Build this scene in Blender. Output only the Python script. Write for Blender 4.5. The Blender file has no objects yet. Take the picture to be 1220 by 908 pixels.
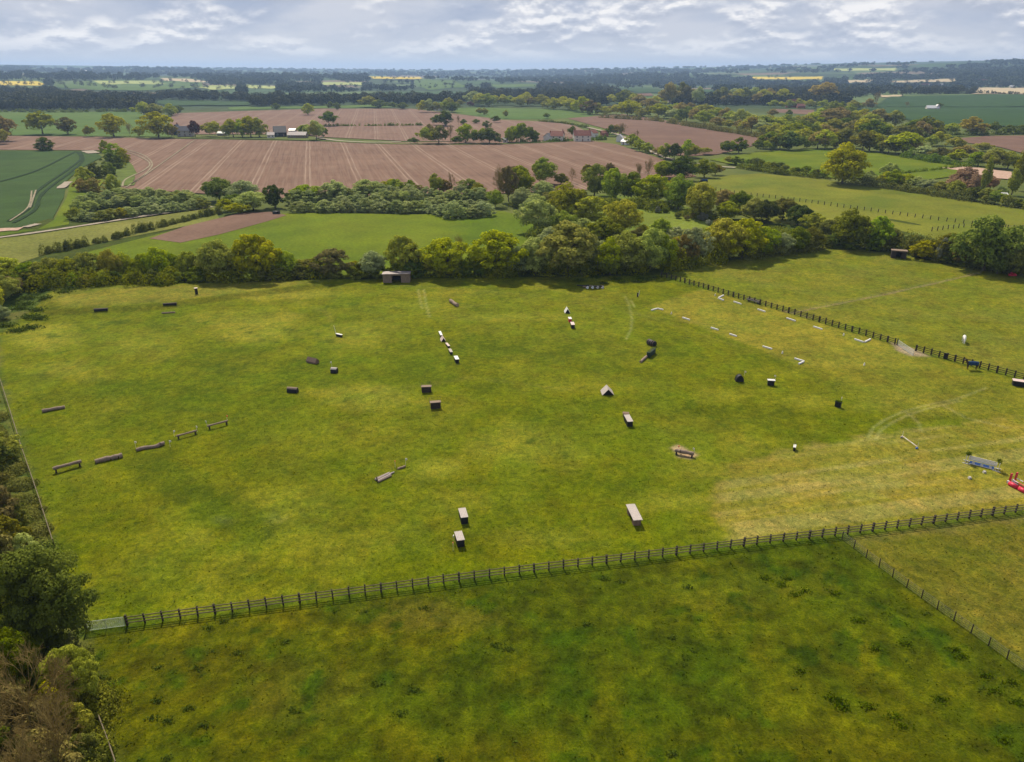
import bpy, math, random
import numpy as np
from mathutils import Vector, Matrix
R = math.radians
rnd = random.Random(7)
nrs = np.random.RandomState(11)
scene = bpy.context.scene
COL = scene.collection

# ------------------------------------------------------------------ camera, sky, sun, exposure
H, PITCH, FPX = 55.0, R(23.0), 870.0
cam_d = bpy.data.cameras.new('camera'); cam = bpy.data.objects.new('camera', cam_d); COL.objects.link(cam)
cam.location = (0, 0, H); cam.rotation_euler = (R(90) - PITCH, 0, 0)
cam_d.sensor_width = 36; cam_d.lens = 36 * FPX / 1220; cam_d.clip_start = 0.5; cam_d.clip_end = 60000
scene.camera = cam
SUN_EL, SUN_AZ = R(48), R(-17)            # azimuth from +Y, negative = left
w = bpy.data.worlds.new('World'); scene.world = w; w.use_nodes = True
nt = w.node_tree; N = nt.nodes; L = nt.links; N.clear()
def wn(t, **k):
    n = N.new(t)
    for a, b in k.items(): setattr(n, a, b)
    return n
def wmath(op, a, b=None, clamp=False):
    n = wn('ShaderNodeMath', operation=op, use_clamp=clamp)
    for i, v in enumerate((a, b)):
        if v is None: continue
        if isinstance(v, (int, float)): n.inputs[i].default_value = v
        else: L.new(v, n.inputs[i])
    return n.outputs[0]
def wramp(fac, stops, interp='LINEAR'):
    n = wn('ShaderNodeValToRGB'); n.color_ramp.interpolation = interp
    e = n.color_ramp.elements
    while len(e) < len(stops): e.new(0.5)
    for el, (p, c) in zip(e, stops):
        el.position = p; el.color = (c[0], c[1], c[2], 1)
    L.new(fac, n.inputs[0]); return n.outputs[0]
sky = wn('ShaderNodeTexSky', sky_type='NISHITA', sun_disc=False, sun_elevation=SUN_EL, sun_rotation=SUN_AZ)
tc = wn('ShaderNodeTexCoord')
sep = wn('ShaderNodeSeparateXYZ'); L.new(tc.outputs['Generated'], sep.inputs[0])
zz = wmath('MAXIMUM', sep.outputs[2], 0.0)
# clouds: noise over the sky dome, drawn out sideways towards the horizon
def cloudnoise(sx, sz, zoff, detail=7, rough=.55, dist=.3, seed=0.0):
    cmb = wn('ShaderNodeCombineXYZ')
    az = wmath('ARCTAN2', sep.outputs[0], sep.outputs[1])
    L.new(wmath('MULTIPLY', az, sx), cmb.inputs[0])
    cmb.inputs[1].default_value = seed
    L.new(wmath('MULTIPLY', wmath('POWER', wmath('ADD', zz, zoff), .75), sz), cmb.inputs[2])
    n = wn('ShaderNodeTexNoise'); n.inputs['Scale'].default_value = 1
    n.inputs['Detail'].default_value = detail; n.inputs['Roughness'].default_value = rough
    n.inputs['Distortion'].default_value = dist
    L.new(cmb.outputs[0], n.inputs['Vector']); return n.outputs[0]
n1 = cloudnoise(11, 18, .004, detail=5, rough=.5, dist=.0, seed=4.7)
n1b = cloudnoise(11, 18, .0090, detail=5, rough=.5, dist=.0, seed=4.7)
n2 = cloudnoise(6, 15, 0, detail=5, seed=8.4)
n3 = cloudnoise(60, 95, 0, detail=5, rough=.6, seed=5.5)
LOW = (5.4, 5.5, 5.8); 
band = wramp(n2, [(.36, (3.3, 3.75, 4.85)), (.50, (4.2, 4.55, 5.4)), (.64, (5.2, 5.35, 5.9))])
cloudfac = wmath('MULTIPLY', wramp(n1, [(.42, (0, 0, 0)), (.58, (1, 1, 1))]), wramp(zz, [(.008, (0, 0, 0)), (.035, (1, 1, 1))]))
lit = wmath('ADD', wmath('MULTIPLY', wmath('SUBTRACT', n1, n1b), 9.0), wmath('ADD', wmath('MULTIPLY', wmath('SUBTRACT', n3, .5), 1.3), .55), True)
puff = wramp(lit, [(0, (3.9, 4.2, 5.0)), (.5, (5.3, 5.45, 6.0)), (1, (8.0, 7.8, 7.7))])
def wmix(f, a, b):
    m = wn('ShaderNodeMix', data_type='RGBA')
    for s, v in ((0, f), (6, a), (7, b)):
        if hasattr(v, 'links'): L.new(v, m.inputs[s])
        elif isinstance(v, tuple): m.inputs[s].default_value = (*v, 1)
        else: m.inputs[s].default_value = v
    return m.outputs[2]
under = wmix(wramp(zz, [(.01, (1, 1, 1)), (.05, (0, 0, 0))]), band, LOW)
cl = wmix(cloudfac, under, puff)
high = wmix(wramp(zz, [(.12, (0, 0, 0)), (.5, (1, 1, 1))]), cl, wmix(.45, sky.outputs[0], cl))
bg = wn('ShaderNodeBackground'); bg.inputs['Strength'].default_value = 0.098
L.new(high, bg.inputs[0]); wo = wn('ShaderNodeOutputWorld'); L.new(bg.outputs[0], wo.inputs[0])
sd = bpy.data.lights.new('sun', 'SUN'); sd.energy = 4.6; sd.angle = R(0.6); sd.color = (1, .91, .74)
sun = bpy.data.objects.new('sun', sd); COL.objects.link(sun)
sdir = Vector((math.sin(SUN_AZ) * math.cos(SUN_EL), math.cos(SUN_AZ) * math.cos(SUN_EL), math.sin(SUN_EL)))
sun.rotation_euler = (-sdir).to_track_quat('-Z', 'Y').to_euler(); sun.location = sdir * 200
vs = scene.view_settings
vs.view_transform = 'Standard'; vs.look = 'None'; vs.gamma = 1; vs.use_curve_mapping = False
vs.exposure = 0.34

# ------------------------------------------------------------------ terrain and placement
SKY_PX = [-400, 0, 300, 500, 640, 850, 1050, 1220, 1600]
SKY_Y = [77, 78, 81, 83, 83, 79, 74.5, 72, 72]
def hills(x, y):
    d = np.hypot(x, y) + 1e-6
    px = 610 + np.tan(np.clip(np.arctan2(x, y), -1.2, 1.2)) * 870 * 1.086
    sy = np.interp(px, SKY_PX, SKY_Y)
    RR = np.interp(px, [0, 700, 1150], [11000, 10500, 7500])
    top = 42 + (85 - sy) / 944 * RR
    t = np.clip((d - 1500) / (RR - 1500), 0, 1.25)
    tt = np.where(t < 1, t ** 1.25, 1 - (t - 1) * 1.5)
    rid = (np.sin(x / 760 + y / 1300 + 1) + np.sin(y / 520 - x / 1900) + .6 * np.sin(x / 310 + y / 390)) * 9
    env = np.clip(t * 5, 0, 1) * np.clip((1.1 - t) * 2, 0, 1)
    return np.maximum(top * tt + rid * env, 0) * (t > 0)
def poly_sd(x, y, P):
    """signed distance, negative inside"""
    P = np.asarray(P, float); best = np.full(x.shape, 1e18); ins = np.zeros(x.shape, bool)
    for i in range(len(P)):
        a, b = P[i], P[(i + 1) % len(P)]; e = b - a
        t = np.clip(((x - a[0]) * e[0] + (y - a[1]) * e[1]) / (e @ e + 1e-12), 0, 1)
        best = np.minimum(best, (x - a[0] - t * e[0]) ** 2 + (y - a[1] - t * e[1]) ** 2)
        c = ((a[1] > y) != (b[1] > y)) & (x < (b[0] - a[0]) * (y - a[1]) / (b[1] - a[1] + 1e-15) + a[0])
        ins ^= c
    return np.where(ins, -1, 1) * np.sqrt(best)
def flat_at(px, py):
    u = (px - 610) / FPX; v = -(py - 454) / FPX
    dy = math.cos(PITCH) + math.sin(PITCH) * v; dz = -math.sin(PITCH) + math.cos(PITCH) * v
    t = -H / dz
    return (u * t, dy * t)
def sst(a, b, x):
    t = np.clip((x - a) / (b - a), 0, 1); return t * t * (3 - 2 * t)
BANK = [flat_at(*p) for p in [(46, 346), (150, 341), (420, 334), (395, 341), (300, 352), (205, 366), (120, 372), (62, 374)]]
def near_h(x, y):
    x = np.asarray(x, float); y = np.asarray(y, float)
    und = .14 * np.sin(x / 17 + .6 * np.sin(y / 23)) * np.sin(y / 21 + 1) + .07 * np.sin(x / 6.1 + y / 9)
    return .0 + und * .5 + .75 * sst(2.2, -2.2, poly_sd(x, y, BANK))
X0, X1, Y0, Y1 = -190.0, 215.0, 28.0, 300.0
def gz(x, y):
    if X0 < x < X1 and Y0 < y < Y1: return float(near_h(np.array([x]), np.array([y]))[0]) + .06
    return float(hills(np.array([x]), np.array([y]))[0])
def at(px, py):
    """point of the ground seen at photo position px, py -> (x, y, z)"""
    if py > 128:
        x, y = flat_at(px, py); return Vector((x, y, gz(x, y)))
    u = (px - 610) / FPX; v = -(py - 454) / FPX
    dy = math.cos(PITCH) + math.sin(PITCH) * v; dz = -math.sin(PITCH) + math.cos(PITCH) * v
    t = np.geomspace(400, 14000, 900)
    g = H + dz * t - hills(u * t, dy * t)
    k = np.argmax(g < 0) if (g < 0).any() else len(t) - 1
    return Vector((u * t[k], dy * t[k], float(hills(np.array([u * t[k]]), np.array([dy * t[k]]))[0])))
def pxm(p):      # photo pixels per metre at point
    return FPX / (p.y * math.cos(PITCH) + (H - p.z) * math.sin(PITCH))
def project(x, y, z):
    dz = z - H; c, s = math.cos(PITCH), math.sin(PITCH)
    f = y * c - dz * s; up = y * s + dz * c
    return 610 + FPX * x / f, 454 - FPX * up / f

# ------------------------------------------------------------------ object helpers
def tag(o, label=None, cat=None, group=None, kind=None):
    if label: o['label'] = label
    if cat: o['category'] = cat
    if group: o['group'] = group
    if kind: o['kind'] = kind
    return o
def empty(name, loc, rz=0, label=None, cat=None, group=None):
    o = bpy.data.objects.new(name, None); COL.objects.link(o); o.empty_display_size = .3
    o.location = loc; o.rotation_euler = (0, 0, rz); return tag(o, label, cat, group)
def mesh_np(name, V, Fq, mat=None, smooth=False):
    me = bpy.data.meshes.new(name); V = np.asarray(V, np.float32); Fq = np.asarray(Fq, np.int32)
    k = Fq.shape[1]
    me.vertices.add(len(V)); me.vertices.foreach_set('co', V.ravel())
    me.loops.add(Fq.size); me.loops.foreach_set('vertex_index', Fq.ravel())
    me.polygons.add(len(Fq)); me.polygons.foreach_set('loop_start', np.arange(0, Fq.size, k, dtype=np.int32))
    if smooth: me.polygons.foreach_set('use_smooth', np.ones(len(Fq), bool))
    if mat: me.materials.append(mat)
    me.update(calc_edges=True); return me
def link(name, me, parent=None, **k):
    o = bpy.data.objects.new(name, me); COL.objects.link(o)
    if parent: o.parent = parent
    return tag(o, **k)
class MB:
    def __init__(s): s.v = []; s.f = []
    def box(s, c, size, rz=0, M=None):
        b = len(s.v); hx, hy, hz = size[0] / 2, size[1] / 2, size[2] / 2; ca, sa = math.cos(rz), math.sin(rz)
        for i in (-1, 1):
            for j in (-1, 1):
                for k in (-1, 1):
                    x, y, z = i * hx, j * hy, k * hz
                    p = Vector((c[0] + x * ca - y * sa, c[1] + x * sa + y * ca, c[2] + z))
                    s.v.append(tuple(M @ p if M else p))
        for q in ((0, 1, 3, 2), (4, 6, 7, 5), (0, 4, 5, 1), (2, 3, 7, 6), (0, 2, 6, 4), (1, 5, 7, 3)): s.f.append(tuple(b + i for i in q))
        return s
    def tube(s, a, b, r0, r1=None, n=8, cap=True):
        r1 = r0 if r1 is None else r1; a = Vector(a); b = Vector(b); d = (b - a).normalized()
        u = d.orthogonal().normalized(); v = d.cross(u); o = len(s.v)
        for p, r in ((a, r0), (b, r1)):
            for i in range(n):
                t = 2 * math.pi * i / n; s.v.append(tuple(p + (u * math.cos(t) + v * math.sin(t)) * r))
        for i in range(n): s.f.append((o + i, o + (i + 1) % n, o + n + (i + 1) % n, o + n + i))
        if cap: s.f.append(tuple(o + i for i in range(n))[::-1]); s.f.append(tuple(o + n + i for i in range(n)))
        return s
    def prism(s, prof, y0, y1):
        """profile in xz swept along y"""
        o = len(s.v); n = len(prof)
        for y in (y0, y1):
            for x, z in prof: s.v.append((x, y, z))
        for i in range(n): s.f.append((o + i, o + (i + 1) % n, o + n + (i + 1) % n, o + n + i))
        s.f.append(tuple(range(o, o + n))[::-1]); s.f.append(tuple(range(o + n, o + 2 * n)))
        return s
    def build(s, name, mat, parent=None, smooth=False, **k):
        me = bpy.data.meshes.new(name); me.from_pydata(s.v, [], s.f); me.materials.append(mat)
        if smooth:
            for p in me.polygons: p.use_smooth = True
        return link(name, me, parent, **k)
def copy_tree(o, parent=None):
    c = o.copy(); COL.objects.link(c)
    if parent: c.parent = parent
    for ch in o.children: copy_tree(ch, c)
    return c

# ------------------------------------------------------------------ materials
def new_mat(name):
    m = bpy.data.materials.new(name); m.use_nodes = True; t = m.node_tree; t.nodes.clear()
    out = t.nodes.new('ShaderNodeOutputMaterial'); return m, t, out
def nd(t, ty, **k):
    n = t.nodes.new(ty)
    for a, b in k.items():
        if a.startswith('_'): n.inputs[a[1:].replace('_', ' ')].default_value = b
        else: setattr(n, a, b)
    return n
def mixc(t, f, a, b, bt='MIX'):
    m = nd(t, 'ShaderNodeMix', data_type='RGBA', blend_type=bt)
    for s, v in ((0, f), (6, a), (7, b)):
        if hasattr(v, 'links'): t.links.new(v, m.inputs[s])
        elif isinstance(v, (tuple, list)): m.inputs[s].default_value = (*v[:3], 1)
        else: m.inputs[s].default_value = v
    return m.outputs[2]
def ramp(t, f, stops):
    n = nd(t, 'ShaderNodeValToRGB'); e = n.color_ramp.elements
    while len(e) < len(stops): e.new(.5)
    for el, (p, c) in zip(e, stops):
        el.position = p; el.color = (*c, 1) if not isinstance(c, (int, float)) else (c, c, c, 1)
    t.links.new(f, n.inputs[0]); return n.outputs[0]
def noise(t, vec, scale, detail=4, rough=.55, dist=0):
    n = nd(t, 'ShaderNodeTexNoise', _Scale=scale, _Detail=detail, _Roughness=rough, _Distortion=dist)
    if vec is not None: t.links.new(vec, n.inputs['Vector'])
    return n.outputs[0]
def principled(t, out, col, rough=.8, spec=.2, bump=None, bstr=.3, bdist=.1):
    p = nd(t, 'ShaderNodeBsdfPrincipled', _Roughness=rough); p.inputs['Specular IOR Level'].default_value = spec
    if hasattr(col, 'links'): t.links.new(col, p.inputs['Base Color'])
    else: p.inputs['Base Color'].default_value = (*col, 1)
    if bump is not None:
        b = nd(t, 'ShaderNodeBump', _Strength=bstr, _Distance=bdist); t.links.new(bump, b.inputs['Height']); t.links.new(b.outputs[0], p.inputs['Normal'])
    t.links.new(p.outputs[0], out.inputs[0]); return p
def plain(name, c, rough=.7, spec=.3, var=.35, scale=3.0, stretch=(1, 1, 1)):
    m, t, out = new_mat(name); tcn = nd(t, 'ShaderNodeTexCoord'); mp = nd(t, 'ShaderNodeMapping'); mp.inputs['Scale'].default_value = stretch
    t.links.new(tcn.outputs['Object'], mp.inputs[0]); n = noise(t, mp.outputs[0], scale, 6, .6)
    d = tuple(x * (1 - var) for x in c); b = tuple(min(1, x * (1 + var)) for x in c)
    principled(t, out, ramp(t, n, [(.3, d), (.7, b)]), rough, spec, n, .4, .02); return m
MAT = {}
def foliage(name, c1, c2, c3=None, sc=5.0, transl=.30, hv=.03, vv=.35):
    m, t, out = new_mat(name); tcn = nd(t, 'ShaderNodeTexCoord'); oi = nd(t, 'ShaderNodeObjectInfo')
    n = noise(t, tcn.outputs['Object'], sc, 3, .6); n2 = noise(t, tcn.outputs['Object'], sc * 5, 2, .6)
    c = ramp(t, n, [(.33, c1), (.66, c2)])
    if c3: c = mixc(t, ramp(t, n2, [(.55, 0), (.68, .8)]), c, c3)
    else: c = mixc(t, .35, c, mixc(t, 1.0, c, ramp(t, n2, [(.3, .45), (.7, 1.6)]), 'MULTIPLY'))
    hs = nd(t, 'ShaderNodeHueSaturation')
    def mr(lo, hi, mul):
        a = nd(t, 'ShaderNodeMath', operation='MULTIPLY'); t.links.new(oi.outputs['Random'], a.inputs[0]); a.inputs[1].default_value = mul
        f = nd(t, 'ShaderNodeMath', operation='FRACT'); t.links.new(a.outputs[0], f.inputs[0])
        r = nd(t, 'ShaderNodeMapRange'); t.links.new(f.outputs[0], r.inputs[0]); r.inputs[3].default_value = lo; r.inputs[4].default_value = hi; return r.outputs[0]
    t.links.new(mr(.5 - hv, .5 + hv, 1), hs.inputs['Hue']); t.links.new(mr(1 - vv, 1 + vv, 7.3), hs.inputs['Value']); t.links.new(mr(.85, 1.1, 3.7), hs.inputs['Saturation'])
    t.links.new(c, hs.inputs['Color'])
    p = principled(t, out, hs.outputs[0], .8, .02)
    if transl:
        tr = nd(t, 'ShaderNodeBsdfTranslucent'); t.links.new(hs.outputs[0], tr.inputs[0]); mx = nd(t, 'ShaderNodeMixShader'); mx.inputs[0].default_value = transl
        t.links.new(p.outputs[0], mx.inputs[1]); t.links.new(tr.outputs[0], mx.inputs[2]); t.links.new(mx.outputs[0], out.inputs[0])
    MAT[name] = m; return m
foliage('yellow', (.265, .285, .003), (.480, .465, .006), hv=.015, vv=.2)
foliage('green', (.165, .225, .004), (.360, .400, .008), hv=.02)
foliage('dark', (.075, .115, .005), (.170, .210, .008), hv=.02)
foliage('olive', (.190, .200, .010), (.350, .330, .018), hv=.02)
foliage('brown', (.210, .170, .030), (.340, .270, .055), hv=.015)
foliage('willow', (.270, .320, .085), (.450, .490, .160), vv=.15, hv=.01)
foliage('copper', (.09, .022, .022), (.16, .05, .04), hv=.01)
foliage('rust', (.32, .20, .11), (.46, .30, .17), hv=.01, vv=.15)
foliage('blossom', (.16, .17, .08), (.36, .36, .26), (.60, .58, .50))
foliage('hedge', (.100, .135, .005), (.240, .255, .010), sc=.35, hv=.02, vv=.15)
foliage('scrub', (.125, .155, .010), (.270, .270, .025), sc=.4, hv=.02, vv=.15)
foliage('weed', (.045, .080, .002), (.085, .115, .003), sc=.6, hv=0, vv=0)
foliage('wood', (.022, .036, .010), (.095, .095, .024), sc=.035, hv=0, vv=0, transl=0)
foliage('farwood', (.016, .034, .014), (.070, .090, .028), sc=.008, hv=0, vv=0, transl=0)
M_bark = plain('bark', (.10, .085, .06), .9, .1, .4, 8)
M_twig = plain('twig', (.25, .18, .06), .9, .1, .35, 4)
M_post = plain('dark_timber', (.045, .034, .028), .85, .2, .35, 6)
M_rail = plain('weathered_rail', (.17, .135, .085), .8, .2, .3, 5, (1, 1, 4))
M_log = plain('log_wood', (.25, .18, .135), .85, .15, .35, 5, (1, 6, 6))
M_logend = plain('log_end', (.36, .26, .17), .85, .15, .3, 9)
M_plank = plain('pale_plank', (.42, .36, .32), .8, .2, .22, 2.5, (8, 1, 1))
M_brownp = plain('brown_plank', (.20, .13, .095), .8, .2, .3, 2.5, (8, 1, 1))
M_black = plain('black_paint', (.012, .012, .015), .6, .3, .3, 4)
M_dgreen = plain('dark_green_paint', (.02, .04, .03), .6, .3, .3, 4)
M_white = plain('white_paint', (.66, .63, .60), .5, .4, .08, 4)
M_pink = plain('sunfaded_paint', (.60, .46, .42), .6, .3, .15, 4)
M_blue = plain('blue_paint', (.10, .22, .62), .5, .4, .2, 4)
M_red = plain('red_paint', (.55, .02, .05), .5, .4, .15, 4)
M_orange = plain('orange_flag', (.75, .13, .02), .6, .3, .1, 4)
M_metal = plain('galvanised_metal', (.42, .45, .40), .45, .5, .15, 4)
M_roof_tile = plain('clay_tiles', (.22, .085, .06), .8, .2, .3, 1.2)
M_roof_slate = plain('grey_slates', (.12, .12, .14), .7, .3, .25, 1.2)
M_roof_black = plain('black_sheet_roof', (.02, .02, .028), .6, .4, .3, 1.0)
M_tin = plain('old_tin_roof', (.30, .24, .22), .6, .4, .3, 1.0)
M_render = plain('cream_render', (.62, .57, .48), .8, .2, .1, 1.0)
M_brick = plain('red_brick', (.30, .12, .08), .85, .2, .2, 1.5)
M_glass = plain('window_glass', (.03, .04, .05), .15, .8, .2, 1)
M_shed = plain('shed_boards', (.23, .165, .12), .85, .15, .3, 1.6, (7, 7, 1))
M_dirt = plain('bare_dirt', (.40, .27, .20), .95, .05, .25, .6)
M_path = plain('stone_track', (.30, .25, .19), .95, .05, .2, .25)
M_verge = plain('verge_grass', (.09, .12, .02), .95, .05, .3, .15)
M_track = plain('wheel_track', (.27, .24, .10), .95, .05, .3, .3)
M_tram = plain('crop_tramline', (.02, .04, .012), .95, .05, .3, .3)
M_wtram = plain('worn_tramline', (.24, .20, .13), .95, .05, .3, .3)
M_horse = plain('bay_coat', (.055, .028, .018), .5, .3, .3, 3)
M_grey = plain('grey_coat', (.66, .63, .58), .6, .2, .12, 3)
M_rug = plain('blue_rug', (.02, .05, .11), .8, .1, .3, 3)
M_hair = plain('black_hair', (.012, .010, .010), .7, .2, .3, 3)
M_wire = plain('fence_wire', (.16, .15, .12), .5, .3, .15, 4)
M_stone = plain('stone', (.45, .42, .38), .8, .2, .25, 4)

def field_mat(name, c1, c2, sc=.02, rows=None, rowcol=None, spacing=27.0, fine=.9, cfine=.25, dark_rows=.12, phase=0.0):
    """field surface: patches at field scale, fine grain, optional tramlines at heading `rows` (degrees left of +Y)"""
    m, t, out = new_mat(name); tcn = nd(t, 'ShaderNodeTexCoord'); vec = tcn.outputs['Object']
    n = noise(t, vec, sc, 5, .6, .4); f = noise(t, vec, fine, 4, .65)
    c = ramp(t, n, [(.32, c1), (.68, c2)])
    c = mixc(t, 1.0, c, ramp(t, f, [(.3, 1 - cfine), (.7, 1 + cfine)]), 'MULTIPLY')
    c = mixc(t, 1.0, c, ramp(t, noise(t, vec, .045, 6, .7, .5), [(.3, .80), (.7, 1.18)]), 'MULTIPLY')
    if rows is not None:
        mp = nd(t, 'ShaderNodeMapping'); mp.inputs['Rotation'].default_value = (0, 0, -R(rows)); t.links.new(vec, mp.inputs[0])
        sx = nd(t, 'ShaderNodeSeparateXYZ'); t.links.new(mp.outputs[0], sx.inputs[0])
        def mt(op, a, b=None, cl=False):
            q = nd(t, 'ShaderNodeMath', operation=op, use_clamp=cl)
            for i, v in enumerate((a, b)):
                if v is None: continue
                if isinstance(v, (int, float)): q.inputs[i].default_value = v
                else: t.links.new(v, q.inputs[i])
            return q.outputs[0]
        wob = mt('MULTIPLY', mt('SUBTRACT', noise(t, vec, .012, 2), .5), 1.6)
        X = mt('ADD', mt('ADD', sx.outputs[0], phase), wob)
        # secondary drill rows
        st = mt('SINE', mt('MULTIPLY', X, 2 * math.pi / 4.5)); 
        c = mixc(t, mt('MULTIPLY', mt('ADD', st, 1), dark_rows), c, tuple(x * .6 for x in c1))
        mps = nd(t, 'ShaderNodeMapping'); mps.inputs['Scale'].default_value = (.9, .02, 1); t.links.new(mp.outputs[0], mps.inputs[0])
        c = mixc(t, ramp(t, noise(t, mps.outputs[0], 1, 3), [(.42, 0), (.75, .35)]), c, rowcol)
        if spacing:
            pp = mt('PINGPONG', X, spacing / 2)
            for c0, wd in ((1.3, .75),):
                a = mt('ABSOLUTE', mt('SUBTRACT', pp, c0)); k = mt('SUBTRACT', 1.0, mt('DIVIDE', a, wd), True)
                k = mt('MULTIPLY', k, ramp(t, noise(t, vec, .03, 3), [(.3, .35), (.6, .9)]))
                c = mixc(t, k, c, rowcol)
    principled(t, out, c, .95, .05, f, .5, .25); return m
F_plough = field_mat('ploughed_soil', (.145, .083, .056), (.185, .110, .075), .008, rows=14.3, rowcol=(.30, .215, .155), spacing=27.5, cfine=.14, phase=7)
F_plough2 = field_mat('ploughed_soil_upper', (.155, .088, .062), (.190, .116, .082), .008, rows=10, rowcol=(.26, .19, .14), spacing=26, cfine=.12)
F_plough3 = field_mat('ploughed_soil_plain', (.135, .078, .055), (.165, .100, .070), .01, cfine=.15)
F_crop = field_mat('dark_crop', (.030, .062, .012), (.045, .078, .016), .01, cfine=.12)
F_crop2 = field_mat('deep_green_crop', (.024, .056, .012), (.034, .070, .016), .006, cfine=.1)
F_green = field_mat('bright_grass', (.070, .112, .002), (.125, .148, .004), .02, cfine=.25)
F_green2 = field_mat('mid_green_crop', (.055, .105, .016), (.085, .130, .022), .006, cfine=.1)
F_lawn = field_mat('pasture', (.095, .122, .010), (.165, .160, .016), .025, cfine=.25)
F_rough = field_mat('rough_grass', (.105, .120, .018), (.165, .160, .035), .03, cfine=.3)
F_orch = field_mat('orchard_grass', (.095, .14, .012), (.15, .175, .022), .03, cfine=.25)
F_rape = field_mat('yellow_rape', (.46, .34, .03), (.58, .44, .06), .01, cfine=.1)
F_pale = field_mat('pale_grass_field', (.26, .30, .10), (.36, .38, .12), .006, cfine=.1)
F_tan = field_mat('tan_field', (.38, .30, .18), (.45, .36, .22), .01, cfine=.1)
F_far = field_mat('far_land', (.040, .060, .018), (.075, .095, .03), .002, fine=.03, cfine=.4)
F_base = field_mat('country_ground', (.060, .080, .018), (.11, .125, .03), .02, cfine=.35)

# ------------------------------------------------------------------ ground: one sheet to the horizon
rr = np.concatenate([np.linspace(0, 1000, 26), np.geomspace(1040, 17000, 150)])
aa = np.radians(np.linspace(-100, 100, 321))
A_, R_ = np.meshgrid(aa, rr); gx = R_ * np.sin(A_); gy = R_ * np.cos(A_) - 60
gzv = hills(gx, gy) - .35 * (R_ < 1030)
nr_, na_ = gx.shape; idx = np.arange(nr_ * na_).reshape(nr_, na_)
quads = np.stack([idx[:-1, :-1], idx[:-1, 1:], idx[1:, 1:], idx[1:, :-1]], -1).reshape(-1, 4)[:, ::-1]
m, t, out = new_mat('country_ground_all')
tcn = nd(t, 'ShaderNodeTexCoord'); geo = nd(t, 'ShaderNodeNewGeometry')
vl = nd(t, 'ShaderNodeVectorMath', operation='LENGTH'); t.links.new(tcn.outputs['Object'], vl.inputs[0])
mr = nd(t, 'ShaderNodeMapRange'); t.links.new(vl.outputs['Value'], mr.inputs[0]); mr.inputs[1].default_value = 950; mr.inputs[2].default_value = 1400
nearc = ramp(t, noise(t, tcn.outputs['Object'], .03, 6, .6), [(.3, (.055, .080, .014)), (.7, (.12, .13, .028))])
vor = nd(t, 'ShaderNodeTexVoronoi', _Scale=.0030, _Randomness=.9); t.links.new(tcn.outputs['Object'], vor.inputs['Vector'])
bw = nd(t, 'ShaderNodeSeparateColor'); t.links.new(vor.outputs['Color'], bw.inputs[0])
farc = ramp(t, bw.outputs[0], [(0, (.035, .058, .02)), (.45, (.045, .085, .025)), (.62, (.09, .13, .04)), (.8, (.05, .09, .03)), (.92, (.16, .12, .08))])
farc.node.color_ramp.interpolation = 'CONSTANT'
farc = mixc(t, 1.0, farc, ramp(t, noise(t, tcn.outputs['Object'], .02, 5, .6), [(.3, .6), (.7, 1.3)]), 'MULTIPLY')
principled(t, out, mixc(t, mr.outputs[0], nearc, farc), .95, .05)
link('ground', mesh_np('ground', np.stack([gx, gy, gzv], -1).reshape(-1, 3), quads, m, True), kind='structure')

# ------------------------------------------------------------------ near grassland sheet (1220 px wide photo positions used only to find places on the ground)
step = .5
xs = np.arange(X0, X1 + .01, step); ys = np.arange(Y0, Y1 + .01, step)
GX, GY = np.meshgrid(xs, ys); GZ = near_h(GX, GY) + .06
edge = np.minimum.reduce([GX - X0, X1 - GX, GY - Y0, Y1 - GY]); GZ -= .5 * np.clip(1 - edge / 3, 0, 1)
def vnoise(x, y, s, seed):
    g = np.random.RandomState(seed).rand(256, 256); u = x / s + 1000; v = y / s + 1000
    i = np.floor(u).astype(int); j = np.floor(v).astype(int); fu = u - i; fv = v - j; fu = fu * fu * (3 - 2 * fu); fv = fv * fv * (3 - 2 * fv)
    a = g[i % 256, j % 256]; b = g[(i + 1) % 256, j % 256]; c = g[i % 256, (j + 1) % 256]; d = g[(i + 1) % 256, (j + 1) % 256]
    return (a * (1 - fu) + b * fu) * (1 - fv) + (c * (1 - fu) + d * fu) * fv
def fbm(x, y, s, seed, oct=5, g=.55):
    r = 0; a = 1; tot = 0
    for k in range(oct):
        c, sn = math.cos(k * 1.1), math.sin(k * 1.1)
        r = r + a * vnoise((x * c - y * sn), (x * sn + y * c), s / 2 ** k, seed + k); tot += a; a *= g
    return r / tot
def ctr(n, k=2.4): return np.clip((n - .5) * k + .5, 0, 1)
def lerp(C, c, m): return C + (np.array(c) - C) * m[..., None]
GREEN = (.100, .114, .0008); STRAW = (.230, .215, .022); DEEP = (.056, .080, .0014); MOWN = (.215, .178, .026)
OLIVE = (.136, .142, .008); BROWNISH = (.135, .118, .014); LUSH = (.082, .110, .0010); VERGE = (.060, .080, .014)
C = np.zeros(GX.shape + (3,)) + np.array(GREEN)
nA = fbm(GX, GY, 26, 1); nB = fbm(GX, GY, 9, 20); nC = fbm(GX, GY, 3, 40, 4, .7); nD = fbm(GX, GY, 45, 60); nE = fbm(GX, GY, 1.3, 80, 2, .8)
ppx, ppy = project(GX, GY, 0 * GX)
def blob(px, py, rx, ry, rot=0):
    c, s = math.cos(R(rot)), math.sin(R(rot)); dx = ppx - px; dy = ppy - py
    q = np.hypot((dx * c + dy * s) / rx, (-dx * s + dy * c) / ry) + (nB - .5) * 1.5 + (nC - .5) * .8
    return sst(1.2, .25, q)
C = lerp(C, LUSH, ctr(nD, 3) * .8)
C = lerp(C, (.125, .132, .002), ctr(fbm(GX, GY, 14, 300), 3) * .4)
C = lerp(C, STRAW, ctr(nA * .5 + nB * .5 - .09, 4) * .28)
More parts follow.
